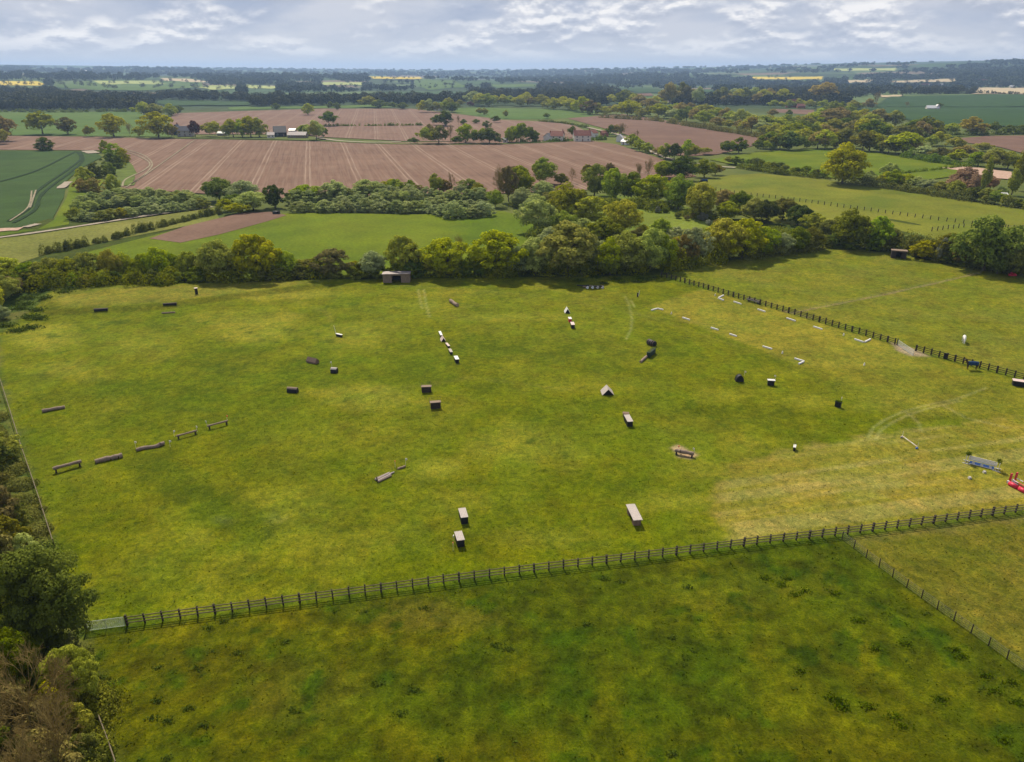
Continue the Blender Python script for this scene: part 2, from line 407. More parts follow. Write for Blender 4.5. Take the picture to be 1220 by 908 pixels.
for px, py, rx, ry, k in [(60, 405, 60, 22, .6), (85, 440, 55, 16, .45), (300, 385, 80, 22, .55), (420, 400, 60, 20, .4), (250, 352, 120, 9, .55), (100, 358, 70, 8, .6), (450, 475, 90, 20, .5),
                          (620, 535, 80, 30, .35), (340, 600, 60, 22, .22), (820, 595, 70, 18, .4), (520, 560, 40, 16, .45), (840, 560, 60, 20, .3), (230, 640, 26, 20, .3), (700, 460, 120, 14, .2), (560, 600, 60, 20, .2),
                          (600, 378, 110, 7, .35), (560, 350, 60, 7, .35), (870, 470, 60, 12, .25), (640, 640, 90, 18, .25), (960, 480, 40, 12, .3), (1100, 480, 90, 16, .45), (1060, 430, 70, 12, .4),
                          (160, 410, 60, 22, .3), (350, 350, 90, 8, .4), (500, 365, 60, 6, .25), (890, 530, 40, 20, .3), (470, 640, 60, 18, .2)]:
    C = lerp(C, STRAW, blob(px, py, rx, ry) * k * 1.15)
for px, py, rx, ry, k, rot in [(215, 575, 60, 26, .75, 30), (280, 620, 60, 24, .6, 25), (520, 640, 90, 25, .35, 0), (330, 560, 60, 15, .5, 0), (390, 620, 60, 25, .3, 0), (710, 570, 90, 14, .35, 10), (650, 420, 140, 22, .45, 0),
                               (180, 470, 110, 20, .35, 0), (900, 500, 100, 22, .4, 0), (270, 430, 60, 18, .35, 0), (590, 350, 60, 10, .4, 0)]:
    C = lerp(C, DEEP, blob(px, py, rx, ry, rot) * k)
C = lerp(C, (.12, .13, .05), (blob(330, 620, 18, 8) + blob(265, 620, 16, 7)) * .25)
# darker tussocks scattered through the turf
C = lerp(C, (.055, .085, .005), sst(.66, .78, fbm(GX, GY, 4, 140, 3, .6)) * .6 * ctr(nD + .1, 3))
# bank side and lush line along its foot
sb = poly_sd(GX, GY, BANK); C = lerp(C, (.085, .085, .006), sst(2.6, .8, np.abs(sb)) * .55 * sst(420, 340, ppx)); C = lerp(C, (.165, .150, .022), sst(-1, -4, sb) * .6)
# mown strips
def region(pts, feather, nz=1.0):
    P = [flat_at(*p) for p in pts]; d = poly_sd(GX, GY, P) + (nC - .5) * 3 * nz
    return sst(feather, -feather, d)
mown = region([(870, 560), (905, 545), (985, 530), (1060, 517), (1120, 508), (1180, 502), (1330, 494), (1330, 600), (1215, 606), (1000, 633), (880, 649), (860, 620), (850, 590)], 1.6, 1.5)
_a, _b = flat_at(900, 622), flat_at(1200, 578); sdir_ = math.atan2(_b[1] - _a[1], _b[0] - _a[0]); st = -GX * math.sin(sdir_) + GY * math.cos(sdir_)
stripe = fbm(st, (GX * math.cos(sdir_) + GY * math.sin(sdir_)) * .05, 1.7, 200, 3)
C = lerp(C, (.205, .175, .022), mown * .95); C = lerp(C, (.290, .235, .070), mown * ctr(stripe, 6) * .75); C = lerp(C, (.13, .125, .010), mown * ctr(nA, 3) * .3)
arena = region([(772, 366), (835, 345), (862, 349), (1045, 404), (1100, 425), (1020, 440), (952, 436)], 1.5, .8)
C = lerp(C, (.190, .172, .018), arena * .85)
C = lerp(C, (.155, .145, .014), region([(960, 436), (1060, 408), (1220, 452), (1320, 485), (1320, 500), (1150, 500), (1010, 470)], 6, 1.5) * .7)
# other paddocks
fence_main = [(103, 754), (152, 746), (300, 727), (446, 707), (606, 686), (910, 648), (1000, 638), (1215, 611), (1290, 602)]
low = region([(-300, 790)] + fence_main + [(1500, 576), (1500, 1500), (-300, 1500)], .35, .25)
lowC = np.zeros_like(C) + np.array((.064, .069, .0008))  # longer darker grass; the foreground's dimmer light is also painted into this colour
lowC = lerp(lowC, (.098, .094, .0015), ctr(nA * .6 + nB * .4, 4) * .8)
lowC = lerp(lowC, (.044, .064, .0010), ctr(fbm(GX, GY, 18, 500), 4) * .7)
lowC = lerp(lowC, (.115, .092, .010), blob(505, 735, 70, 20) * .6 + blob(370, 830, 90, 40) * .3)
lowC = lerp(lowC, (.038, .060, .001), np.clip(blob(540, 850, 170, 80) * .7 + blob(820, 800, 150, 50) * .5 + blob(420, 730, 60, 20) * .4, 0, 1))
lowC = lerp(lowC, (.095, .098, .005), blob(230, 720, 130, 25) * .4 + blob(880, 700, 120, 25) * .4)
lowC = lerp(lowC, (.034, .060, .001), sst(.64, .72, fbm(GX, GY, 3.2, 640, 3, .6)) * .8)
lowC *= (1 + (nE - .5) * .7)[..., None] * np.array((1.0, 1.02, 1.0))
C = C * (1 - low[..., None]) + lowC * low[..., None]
lowr = region([(1000, 640), (1290, 603), (1700, 560), (1700, 1100), (1220, 797), (1100, 712)], .4, .25)
lrC = lerp(np.zeros_like(C) + np.array(BROWNISH), (.090, .098, .006), ctr(nB, 3) * .8); lrC = lerp(lrC, (.16, .13, .05), region([(1000, 639), (1290, 603), (1290, 612), (1000, 648)], 1.5, 1) * .5)
C = C * (1 - lowr[..., None]) + lrC * lowr[..., None]
rfence = [(796, 331), (957, 377), (1065, 409), (1092, 419), (1220, 452), (1330, 482)]
pad = region([(740, 315)] + rfence + [(1500, 500), (1500, 250), (1000, 270)], .4, .2)
pC = lerp(np.zeros_like(C) + np.array(OLIVE), (.105, .120, .010), ctr(nA, 3.5) * .7); pC = lerp(pC, (.16, .145, .03), ctr(nB, 3) * .3)
C = C * (1 - pad[..., None]) + pC * pad[..., None]
verge = region([(-500, 340), (-20, 350), (62, 346), (62, 352), (30, 376), (0, 398), (0, 440), (18, 500), (65, 652), (103, 755), (122, 860), (150, 960), (-500, 1500)], 1.0, .8)
vC = lerp(np.zeros_like(C) + np.array((.055, .085, .012)), (.12, .115, .03), ctr(nB, 4) * .8)
C = C * (1 - verge[..., None]) + vC * verge[..., None]
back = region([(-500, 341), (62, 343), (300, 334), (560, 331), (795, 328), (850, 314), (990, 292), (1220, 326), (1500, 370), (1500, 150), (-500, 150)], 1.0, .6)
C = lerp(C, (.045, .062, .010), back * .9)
# fence-line lush strips
def linemask(pts, wd, feather=.5, nz=.8):
    d = np.full(GX.shape, 1e9); P = [np.array(flat_at(*p)) for p in pts]
    for a, b in zip(P[:-1], P[1:]):
        e = b - a; tt = np.clip(((GX - a[0]) * e[0] + (GY - a[1]) * e[1]) / (e @ e), 0, 1)
        d = np.minimum(d, np.hypot(GX - a[0] - tt * e[0], GY - a[1] - tt * e[1]))
    return sst(wd + feather, wd - feather, d + (nC - .5) * nz * 2)
C = lerp(C, (.060, .095, .004), linemask(fence_main, .9) * .6); C = lerp(C, (.075, .110, .006), linemask(rfence, .9) * .5)
C = lerp(C, (.080, .105, .006), linemask([(1000, 640), (1100, 712), (1220, 790)], .6) * .5)
C = lerp(C, (.32, .23, .17), np.clip(region([(1062, 408), (1092, 416), (1110, 425), (1085, 424), (1068, 417)], .8, .4) * .9, 0, 1))
C = lerp(C, (.20, .14, .085), linemask([(935, 371), (962, 378)], .7) * .6)
C = lerp(C, (.19, .155, .075), linemask([(945, 373), (1060, 350), (1168, 325)], .45, .3, .5) * .75)
C = lerp(C, (.42, .27, .19), region([(799, 534), (806, 530), (832, 542), (822, 547), (808, 545)], .5, .5) * .8)
# vehicle tracks pressed into the grass
def arc(pts, n=40):
    P = np.array(pts, float); tt = np.linspace(0, len(P) - 1, n); return [(np.interp(q, range(len(P)), P[:, 0]), np.interp(q, range(len(P)), P[:, 1])) for q in tt]
for pts in ([(1034, 522), (1040, 510), (1055, 500), (1075, 491), (1100, 484), (1140, 476), (1175, 462)], [(1043, 524), (1050, 512), (1064, 503), (1083, 494), (1105, 487), (1145, 478)],
            [(744, 353), (750, 365), (753, 380), (752, 392), (746, 405)], [(751, 358), (756, 366)], [(1080, 491), (1094, 503), (1098, 515)], [(1125, 484), (1150, 498), (1200, 510)],
            [(505, 345), (508, 365), (512, 378)], [(498, 345), (503, 368)]):
    C = lerp(C, (.27, .26, .10), linemask(arc(pts), .25, .25, .08) * .48)
for pts in ([(480, 340), (640, 352), (760, 375), (900, 395)], [(330, 350), (390, 372), (400, 392)], [(640, 340), (720, 360), (900, 420)], [(420, 385), (520, 372), (640, 352)], [(680, 465), (560, 450), (430, 470)]):
    C = lerp(C, (.18, .17, .03), linemask(arc(pts), .5, .6, 1.0) * .3)
nF = fbm(GX, GY, 5.5, 700, 4, .75)
C *= (1 + (nC - .5) * .45 + (nE - .5) * .40 + (nF - .5) * .5)[..., None]
C = lerp(C, C * np.array((.72, .92, .8)), ctr(fbm(GX, GY, 7, 900, 5, .75), 5) * .6)
C = np.clip(C, 0, 1)
ny, nx = GX.shape; idx = np.arange(nx * ny).reshape(ny, nx)
quads = np.stack([idx[:-1, :-1], idx[:-1, 1:], idx[1:, 1:], idx[1:, :-1]], -1).reshape(-1, 4)
m, t, out = new_mat('grassland')
ca = nd(t, 'ShaderNodeAttribute', attribute_name='Col'); tcn = nd(t, 'ShaderNodeTexCoord'); O = tcn.outputs['Object']
f1 = noise(t, O, 1.1, 6, .7, .6); f2 = noise(t, O, 4.5, 4, .7); f3 = noise(t, O, .28, 5, .65, 1.0)
c = mixc(t, 1.0, ca.outputs['Color'], ramp(t, f1, [(.30, (.52, .60, .6)), (.70, (1.48, 1.36, 1.3))]), 'MULTIPLY')
c = mixc(t, 1.0, c, ramp(t, f2, [(.28, (.55, .62, .6)), (.72, (1.48, 1.38, 1.3))]), 'MULTIPLY')
c = mixc(t, 1.0, c, ramp(t, f3, [(.3, (.84, .93, .9)), (.7, (1.16, 1.06, 1.1))]), 'MULTIPLY')
ad = nd(t, 'ShaderNodeMath', operation='ADD'); t.links.new(f1, ad.inputs[0]); t.links.new(f2, ad.inputs[1])
principled(t, out, c, .95, .04, ad.outputs[0], .55, .22)
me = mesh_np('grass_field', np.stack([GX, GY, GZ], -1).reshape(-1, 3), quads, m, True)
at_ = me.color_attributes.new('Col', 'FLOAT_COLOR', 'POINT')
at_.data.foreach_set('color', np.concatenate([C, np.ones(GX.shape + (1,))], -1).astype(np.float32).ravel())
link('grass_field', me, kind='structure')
def ground_col(x, y):
    i = np.clip(((y - Y0) / step).astype(int), 0, ny - 1); j = np.clip(((x - X0) / step).astype(int), 0, nx - 1); return C[i, j]

# ------------------------------------------------------------------ fields further out
def field(name, pts, mat, dz=.03, sub=None):
    P = [at(*p) for p in pts]; far = max(p.y for p in P)
    if all(p.z < .2 for p in P):
        me = bpy.data.meshes.new(name); me.from_pydata([(p.x, p.y, dz) for p in P], [], [tuple(range(len(P)))])
        me.materials.append(mat); me.update()
        if me.polygons[0].normal.z < 0: me.flip_normals()
        return link(name, me, kind='structure')
    # draped over the hills
    Q = np.array([(p.x, p.y) for p in P]); mn, mx = Q.min(0), Q.max(0); n = 60
    X, Y = np.meshgrid(np.linspace(mn[0], mx[0], n), np.linspace(mn[1], mx[1], n)); ins = poly_sd(X, Y, Q) < 0
    Z = hills(X, Y) + 1.5; id_ = np.arange(n * n).reshape(n, n); k = ins[:-1, :-1] & ins[1:, 1:]
    q = np.stack([id_[:-1, :-1], id_[:-1, 1:], id_[1:, 1:], id_[1:, :-1]], -1)[k]
    if len(q): link(name, mesh_np(name, np.stack([X, Y, Z], -1).reshape(-1, 3), q, mat, True), kind='structure')
FIELDS = [
 ('crop_field', [(-90, 134), (165, 133), (205, 163), (-90, 160)], F_green2),
 ('ploughed_field', [(-90, 161), (118, 163), (180, 165), (470, 170), (700, 167), (735, 172), (790, 190), (830, 210), (700, 226), (560, 232), (330, 236), (200, 228), (143, 225), (150, 205), (135, 181), (118, 179), (-90, 178)], F_plough),
 ('crop_field', [(-90, 180), (110, 180), (122, 187), (97, 200), (80, 215), (76, 235), (62, 262), (45, 272), (-90, 273)], F_crop),
 ('ploughed_field', [(205, 135), (300, 132), (385, 129.5), (490, 129.5), (545, 136), (600, 143), (678, 146), (705, 160), (700, 165), (600, 169), (480, 168), (380, 163), (350, 160), (200, 160)], F_plough2),
 ('crop_field', [(540, 129.5), (560, 128.2), (712, 131), (705, 139), (655, 142), (600, 142), (545, 135)], F_green2),
 ('ploughed_field', [(676, 141), (742, 136), (803, 145), (912, 164), (905, 172), (855, 184), (820, 186), (790, 184), (775, 172), (745, 160)], F_plough3),
 ('grass_meadow', [(845, 190), (905, 181), (985, 176), (1075, 183), (1145, 193), (1190, 203), (1100, 215), (1030, 212), (980, 212), (905, 203)], F_green),
 ('pasture', [(800, 222), (870, 209), (905, 207), (980, 214), (1060, 226), (1220, 250), (1330, 265), (1330, 320), (1220, 310), (1130, 300), (1000, 275), (900, 262)], F_lawn),
 ('crop_field', [(1018, 131), (1056, 128.5), (1330, 128.5), (1330, 153), (1180, 152), (1100, 150), (1070, 142), (1026, 137), (985, 139)], F_crop2),
 ('crop_field', [(1058, 116), (1160, 114), (1330, 114), (1330, 128.4), (1040, 128.4)], F_crop2),
 ('ploughed_field', [(1125, 166), (1180, 162), (1330, 160), (1330, 185), (1220, 183), (1190, 175), (1150, 170)], F_plough3),
 ('dirt_yard', [(1120, 200), (1150, 198), (1205, 205), (1206, 214), (1180, 212), (1155, 205)], M_dirt),
 ('ploughed_field', [(921, 130), (970, 131), (970, 137), (925, 134)], F_plough3),
 ('grass_meadow', [(60, 322), (100, 302), (250, 264), (345, 254), (500, 256), (600, 252), (632, 262), (650, 300), (600, 330), (60, 335)], F_green),
 ('rough_pasture', [(-90, 320), (-90, 293), (0, 284), (110, 269), (255, 248), (262, 262), (150, 284), (60, 302), (0, 322)], F_rough),
 ('orchard_meadow', [(715, 232), (780, 236), (850, 256), (890, 282), (860, 300), (760, 300), (700, 270)], F_orch),
 ('grass_meadow', [(-90, 277), (45, 274), (64, 263), (80, 235), (84, 216), (100, 205), (125, 215), (110, 232), (85, 246), (82, 268), (0, 282), (-90, 291)], F_green),
]
for k, (nme, pts, mt_) in enumerate(FIELDS): field(nme, pts, mt_, .02 + .012 * k)
field('bare_soil_strip', [(178, 285), (222, 270), (290, 254), (322, 253), (342, 257), (320, 264), (262, 280), (215, 290)], F_plough3, .26)
FARF = [
 ('rape_field', [(-90, 96), (50, 98), (57, 101), (50, 103), (-90, 102.5)], F_rape),
 ('crop_field', [(62, 101), (120, 96), (190, 96), (245, 99), (245, 104), (170, 109), (110, 108), (68, 105)], F_green2),
 ('pale_meadow', [(110, 97), (190, 97), (200, 101), (120, 101)], F_pale),
 ('rape_field', [(190, 93), (232, 95), (252, 98.5), (230, 99), (192, 96.5)], F_tan),
 ('pale_meadow', [(225, 103), (280, 102), (285, 106), (250, 107.5)], F_pale),
 ('pale_meadow', [(290, 101), (332, 103.5), (330, 106), (295, 106)], F_pale),
 ('crop_field', [(272, 128), (360, 127), (470, 125), (475, 128), (370, 129.3), (275, 131)], F_green2),
 ('pale_meadow', [(380, 98.5), (435, 99), (432, 102), (385, 101.5)], F_pale),
 ('rape_field', [(437, 91.2), (505, 92), (503, 95), (445, 94.8)], F_rape),
 ('crop_field', [(492, 95.5), (540, 96), (558, 104), (510, 108), (495, 103)], F_green2),
 ('crop_field', [(585, 101), (640, 101), (640, 104), (590, 105)], F_green2),
 ('crop_field', [(722, 117), (790, 116), (800, 124), (735, 124)], F_green2),
 ('tan_field', [(740, 112), (775, 112), (778, 115), (742, 115)], F_plough3),
 ('crop_field', [(745, 107), (850, 107), (850, 111), (760, 111.5)], F_crop2),
 ('rape_field', [(893, 92.3), (982, 91.5), (980, 95.3), (900, 95.5)], F_rape),
 ('rape_field', [(1008, 96), (1040, 95.5), (1038, 98.5), (1012, 99)], F_tan),
 ('rape_field', [(1058, 96.5), (1140, 94.5), (1138, 98), (1062, 99)], F_tan),
 ('pale_meadow', [(990, 82), (1070, 81.5), (1066, 84.5), (995, 85)], F_pale),
 ('tan_field', [(1165, 105), (1290, 105), (1290, 113), (1160, 113)], F_tan),
 ('tan_field', [(1048, 114), (1075, 114), (1070, 117), (1050, 117)], F_tan),
 ('crop_field', [(170, 120), (300, 122), (300, 126), (200, 127)], F_crop2),
]
for nme, pts, mt_ in FARF:
    pj = []
    for i in range(len(pts)):
        a, b = pts[i], pts[(i + 1) % len(pts)]
        for k in range(5): pj.append((a[0] + (b[0] - a[0]) * k / 5 + rnd.uniform(-2, 2), a[1] + (b[1] - a[1]) * k / 5 + rnd.uniform(-.45, .45)))
    field(nme, pj, mt_, .5)
def ribbon(name, pts, wd, mat, dz, kind='structure', smooth_n=8):
    P = [at(*p) for p in pts]; Q = []
    for i in range(len(P) - 1):
        p0, p1, p2, p3 = P[max(i - 1, 0)], P[i], P[i + 1], P[min(i + 2, len(P) - 1)]
        for k in range(smooth_n):
            s = k / smooth_n; Q.append(.5 * ((2 * p1) + (p2 - p0) * s + (2 * p0 - 5 * p1 + 4 * p2 - p3) * s * s + (3 * p1 - p0 - 3 * p2 + p3) * s ** 3))
    Q.append(P[-1]); V = []; Fc = []
    for i, q in enumerate(Q):
        d = (Q[min(i + 1, len(Q) - 1)] - Q[max(i - 1, 0)]); d.z = 0; d.normalize(); nrm = Vector((-d.y, d.x, 0)); ww = wd * rnd.uniform(.8, 1.2) / 2
        V += [q + nrm * ww + Vector((0, 0, dz)), q - nrm * ww + Vector((0, 0, dz))]
    for i in range(len(Q) - 1): Fc.append((2 * i, 2 * i + 1, 2 * i + 3, 2 * i + 2))
    me = bpy.data.meshes.new(name); me.from_pydata([tuple(v) for v in V], [], Fc); me.materials.append(mat); me.update()
    if me.polygons[0].normal.z < 0: me.flip_normals()
    return link(name, me, kind=kind)
ribbon('track', [(-90, 294), (0, 284), (60, 276), (110, 268), (180, 257), (253, 247)], 2.6, M_path, .35)
ribbon('verge', [(175, 164.5), (330, 166), (470, 171.5), (600, 171.5), (700, 167)], 7, M_verge, .30)
ribbon('road', [(378, 164), (400, 167.5), (440, 169.8), (478, 169.2)], 4.5, M_path, .33)
ribbon('road', [(700, 152), (718, 156), (735, 160), (752, 168), (770, 178), (800, 190), (850, 198), (876, 200)], 4.0, M_path, .33)
ribbon('verge', [(676, 147), (705, 152), (735, 160)], 14, M_verge, .31)
ribbon('verge', [(118, 180), (137, 182), (150, 205), (146, 222)], 10, M_verge, .31)
for pts in ([(138, 178), (160, 184), (178, 194), (172, 203), (150, 214), (146, 223)], [(141, 176), (168, 184), (181, 194), (176, 205), (156, 220)], [(150, 224), (180, 204), (232, 167)]):
    ribbon('track', pts, .9, M_wtram, .32)
for pts in ([(-20, 222), (40, 205), (80, 186), (90, 181)], [(10, 264), (35, 248), (45, 228), (80, 203), (96, 190), (92, 181)], [(16, 266), (42, 250), (52, 230), (86, 204), (99, 191), (96, 181)]):
    ribbon('track', pts, 1.6, M_tram, .31)
for pts in ([(12, 264), (34, 247), (38, 228)], [(36, 248), (43, 227)]): ribbon('track', pts, .7, M_wtram, .34)
ribbon('bare_patch', [(72, 225), (82, 217)], 4, M_path, .36); ribbon('bare_patch', [(30, 272), (46, 268)], 3, M_path, .36); ribbon('bare_patch', [(-20, 276), (25, 274)], 6, M_dirt, .34)
ribbon('bare_patch', [(104, 180), (112, 183)], 8, M_path, .36)
ribbon('verge', [(1120, 166), (1160, 161), (1330, 157)], 6, M_verge, .33)

# ------------------------------------------------------------------ foliage builders
def quads_from(P, Nn, size, asp=1.0, rs=nrs):
    """leaf faces at points P facing Nn"""
    n = len(P); Nn = Nn / (np.linalg.norm(Nn, axis=1, keepdims=True) + 1e-9)
    a = rs.normal(size=(n, 3)); u = np.cross(Nn, a); u /= (np.linalg.norm(u, axis=1, keepdims=True) + 1e-9); v = np.cross(Nn, u)
    s = size * rs.uniform(.6, 1.25, (n, 1)) * .5
    lift = Nn * s * .35
    V = np.stack([P - u * s * 1.15, P - v * s * asp + lift, P + u * s * 1.15, P + v * s * asp + lift * .6], 1).reshape(-1, 3)
    return V, np.arange(4 * n).reshape(-1, 4)
def crown_pts(seed, nclump, nleaf, zlo=.12, shape='round', lump=.20, rs=None):
    rs = rs or np.random.RandomState(seed)
    d = rs.normal(size=(nclump, 3)); d /= np.linalg.norm(d, axis=1, keepdims=True)
    rad = np.where(rs.rand(nclump, 1) < .7, rs.uniform(.86, 1.04, (nclump, 1)), rs.uniform(.3, .85, (nclump, 1)))
    c = d * rad
    if shape == 'poplar': ex = np.array([.36, .36, .5 - zlo / 2])
    else: ex = np.array([.5, .5, .5 - zlo / 2])
    lr = lump * rs.uniform(.6, 1.25, nclump)
    mid = np.array([0, 0, .5 + zlo / 2])
    ex2 = ex - lump * .55
    # crowns are broader low down, domed on top, with one or two lobes pushed out
    lob = 1 + .22 * np.sin(np.arctan2(d[:, 1], d[:, 0]) * 2 + seed) + .15 * np.sin(np.arctan2(d[:, 1], d[:, 0]) * 3 + seed * 2.1)
    c = c * ex2; c[:, :2] *= lob[:, None] * np.clip(1.08 - .5 * np.clip(c[:, 2] / ex2[2], 0, 1) ** 2, .3, 1.2)[:, None]
    c += mid; c[:, 2] += rs.normal(size=nclump) * .02
    k = rs.randint(0, nclump, nleaf); q = rs.normal(size=(nleaf, 3)); q /= np.linalg.norm(q, axis=1, keepdims=True)
    q[:, 2] = np.where(rs.rand(nleaf) < .75, np.abs(q[:, 2]), q[:, 2])
    rr_ = lr[k][:, None] * np.array([1, 1, .8]) * rs.uniform(.72, 1.08, (nleaf, 1))
    P = c[k] + q * rr_
    Nn = q + .38 * rs.normal(size=(nleaf, 3)) + np.array([0, 0, .2])
    ok = P[:, 2] > zlo * .6
    return P[ok], Nn[ok]
def crown_mesh(name, seed, nclump, nleaf, leaf, zlo=.12, shape='round', lump=.2):
    rs = np.random.RandomState(seed); P, Nn = crown_pts(seed, nclump, nleaf, zlo, shape, lump, rs)
    V, Fq = quads_from(P, Nn, leaf, rs=rs); return mesh_np(name, V, Fq)
def trunk_mesh(name, seed, h=.5, r=.028, limbs=6):
    rs = random.Random(seed); b = MB(); p = Vector((0, 0, -.01)); d = Vector((0, 0, 1)); seg = 4; pts = [p.copy()]
    for i in range(seg): p = p + (d + Vector((rs.uniform(-.12, .12), rs.uniform(-.12, .12), 0))) * h / seg; pts.append(p.copy())
    for i in range(seg): b.tube(pts[i], pts[i + 1], r * (1.35 if i == 0 else 1) * (1 - i * .17), r * (1 - (i + 1) * .17), 7, False)
    for k in range(limbs):
        s = pts[rs.randint(2, seg)]; a = rs.uniform(0, 6.28); e = s + Vector((math.cos(a) * .28, math.sin(a) * .28, rs.uniform(.12, .32)))
        m_ = s.lerp(e, .5) + Vector((0, 0, .03)); b.tube(s, m_, r * .45, r * .28, 5, False); b.tube(m_, e, r * .28, r * .08, 5, False)
    me = bpy.data.meshes.new(name); me.from_pydata(b.v, [], b.f); me.materials.append(M_bark); return me
def twig_mesh(name, seed, depth=6, spread=.55, mat=None, width=.012, up=.25, l0=.24):
    rs = random.Random(seed); V = []; Fc = []
    def br(p, d, l, r, k):
        q = p + d * l; u = d.orthogonal().normalized(); v = d.cross(u); o = len(V); r2 = r * .68
        for c_, rad in ((p, r), (q, r2)):
            for i in range(3):
                a = 2.094 * i; V.append(tuple(c_ + (u * math.cos(a) + v * math.sin(a)) * rad))
        for i in range(3): Fc.append((o + i, o + (i + 1) % 3, o + 3 + (i + 1) % 3, o + 3 + i))
        if k == 0: return
        for j in range(3 if k > 1 else 4):
            nd_ = (d + Vector((rs.gauss(0, spread), rs.gauss(0, spread), rs.gauss(0, spread) * .7 + up * .5))).normalized()
            br(q if rs.random() < .7 else p.lerp(q, .6), nd_, l * rs.uniform(.62, .86), r2, k - 1)
    for s in range(2): br(Vector((rs.uniform(-.03, .03), rs.uniform(-.03, .03), 0)), Vector((rs.uniform(-.35, .35), rs.uniform(-.35, .35), 1)).normalized(), l0, width, depth)
    V = np.array(V); mx = V[:, 2].max(); wx = np.abs(V[:, :2]).max(); V[:, 2] /= mx; V[:, :2] *= .5 / wx
    me = mesh_np(name, V, np.array(Fc)); me.materials.append(mat or M_twig); return me
LOD = {}
def protos():
    for q in range(4): LOD['near', q] = (crown_mesh('crown', 100 + q, 230, 46000, .021, .06, lump=.085), trunk_mesh('trunk', q))
    for q in range(8): LOD['mid', q] = (crown_mesh('crown', 200 + q, 90, 8500, .046, [.04, .10, .16, .05][q % 4], lump=[.11, .13, .10, .14][q % 4]), trunk_mesh('trunk', 30 + q))
    for q in range(6): LOD['far', q] = (crown_mesh('crown', 300 + q, 42, 2400, .078, [.10, .22, .05][q % 3], lump=.16), trunk_mesh('trunk', 60 + q))
    for q in range(2): LOD['poplar', q] = (crown_mesh('crown', 400 + q, 70, 5000, .05, .05, 'poplar', .14), trunk_mesh('trunk', 70 + q, .8))
    for q in range(4): LOD['bush', q] = (crown_mesh('crown', 500 + q, 70, 7000, .050, -.25, lump=.12), None)
    for q in range(4): LOD['bare', q] = (None, twig_mesh('branches', 600 + q, 6, .5))
protos()
MESHC = {}
def colored(me, mat):
    k = (me.name, mat.name)
    if k not in MESHC:
        c = me.copy(); c.materials.clear(); c.materials.append(mat); MESHC[k] = c
    return MESHC[k]
ORD = ['', 'first', 'second', 'third', 'fourth', 'fifth', 'sixth', 'seventh', 'eighth', 'ninth', 'tenth', 'eleventh', 'twelfth', 'thirteenth', 'fourteenth', 'fifteenth', 'sixteenth', 'seventeenth', 'eighteenth', 'nineteenth']
TENS = {2: 'twenty', 3: 'thirty', 4: 'forty', 5: 'fifty', 6: 'sixty', 7: 'seventy', 8: 'eighty'}
def ordw(n):
    if n < 20: return ORD[n]
    a, b = divmod(n, 10); return (TENS[a][:-1] + 'ieth') if b == 0 else TENS[a] + '-' + ORD[b]
DESC = {'yellow': 'bright yellow-green', 'green': 'fresh green', 'dark': 'dark green', 'olive': 'olive green', 'brown': 'brownish', 'willow': 'pale grey-green', 'copper': 'dark red-leaved', 'rust': 'rusty brown', 'blossom': 'white-flecked', 'hedge': 'green', 'scrub': 'scrubby green'}
TREEG = {}; TREES = []
def tree(px, py, wp, hp, kind, grp=None, lod=None, label=None, shape=None):
    """px,py: foot of the tree in the photo; wp,hp: its size there in pixels"""
    p = at(px, py); s = pxm(p); dist = p.y
    vert = math.cos(PITCH + math.atan((py - 454) / FPX)) if py > 0 else 1
    Wm, Hm = wp / s, hp / s / max(.5, vert) * .95
    if lod is None: lod = 'near' if dist < 130 else 'mid' if dist < 480 else 'far'
    bare = kind == 'bare'
    if bare: lod = 'bare'
    if shape: lod = shape
    n = {'near': 4, 'mid': 8, 'far': 6, 'poplar': 2, 'bush': 4, 'bare': 4}[lod]; q = rnd.randrange(n)
    cr, tr = LOD[lod, q]; rz = rnd.uniform(0, 6.28)
    if lod == 'bush' :
        o = link('bush', colored(cr, MAT[kind])); o.location = p; o.scale = (Wm, Wm * rnd.uniform(.85, 1.1), Hm); o.rotation_euler[2] = rz; base = 'bush'
    elif bare:
        o = link('bare_tree', tr); o.location = p; o.scale = (Wm, Wm, Hm); o.rotation_euler[2] = rz; base = 'bare tree'
    else:
        o = empty('broadleaf_tree' if lod != 'poplar' else 'poplar_tree', p, rz); o.scale = (Wm, Wm * rnd.uniform(.9, 1.1), Hm)
        link('crown', colored(cr, MAT[kind]), o); link('trunk', tr, o); base = 'tree' if lod != 'poplar' else 'poplar tree'
        if lod == 'far' and not label: TREES.append((wp * hp, o))
        else: TREES.append((1e6, o))
    o['category'] = 'bush' if lod == 'bush' else 'tree'
    if label: o['label'] = label; 
    if grp: TREEG.setdefault(grp, []).append((px, o, kind, base)); o['group'] = grp
    return o
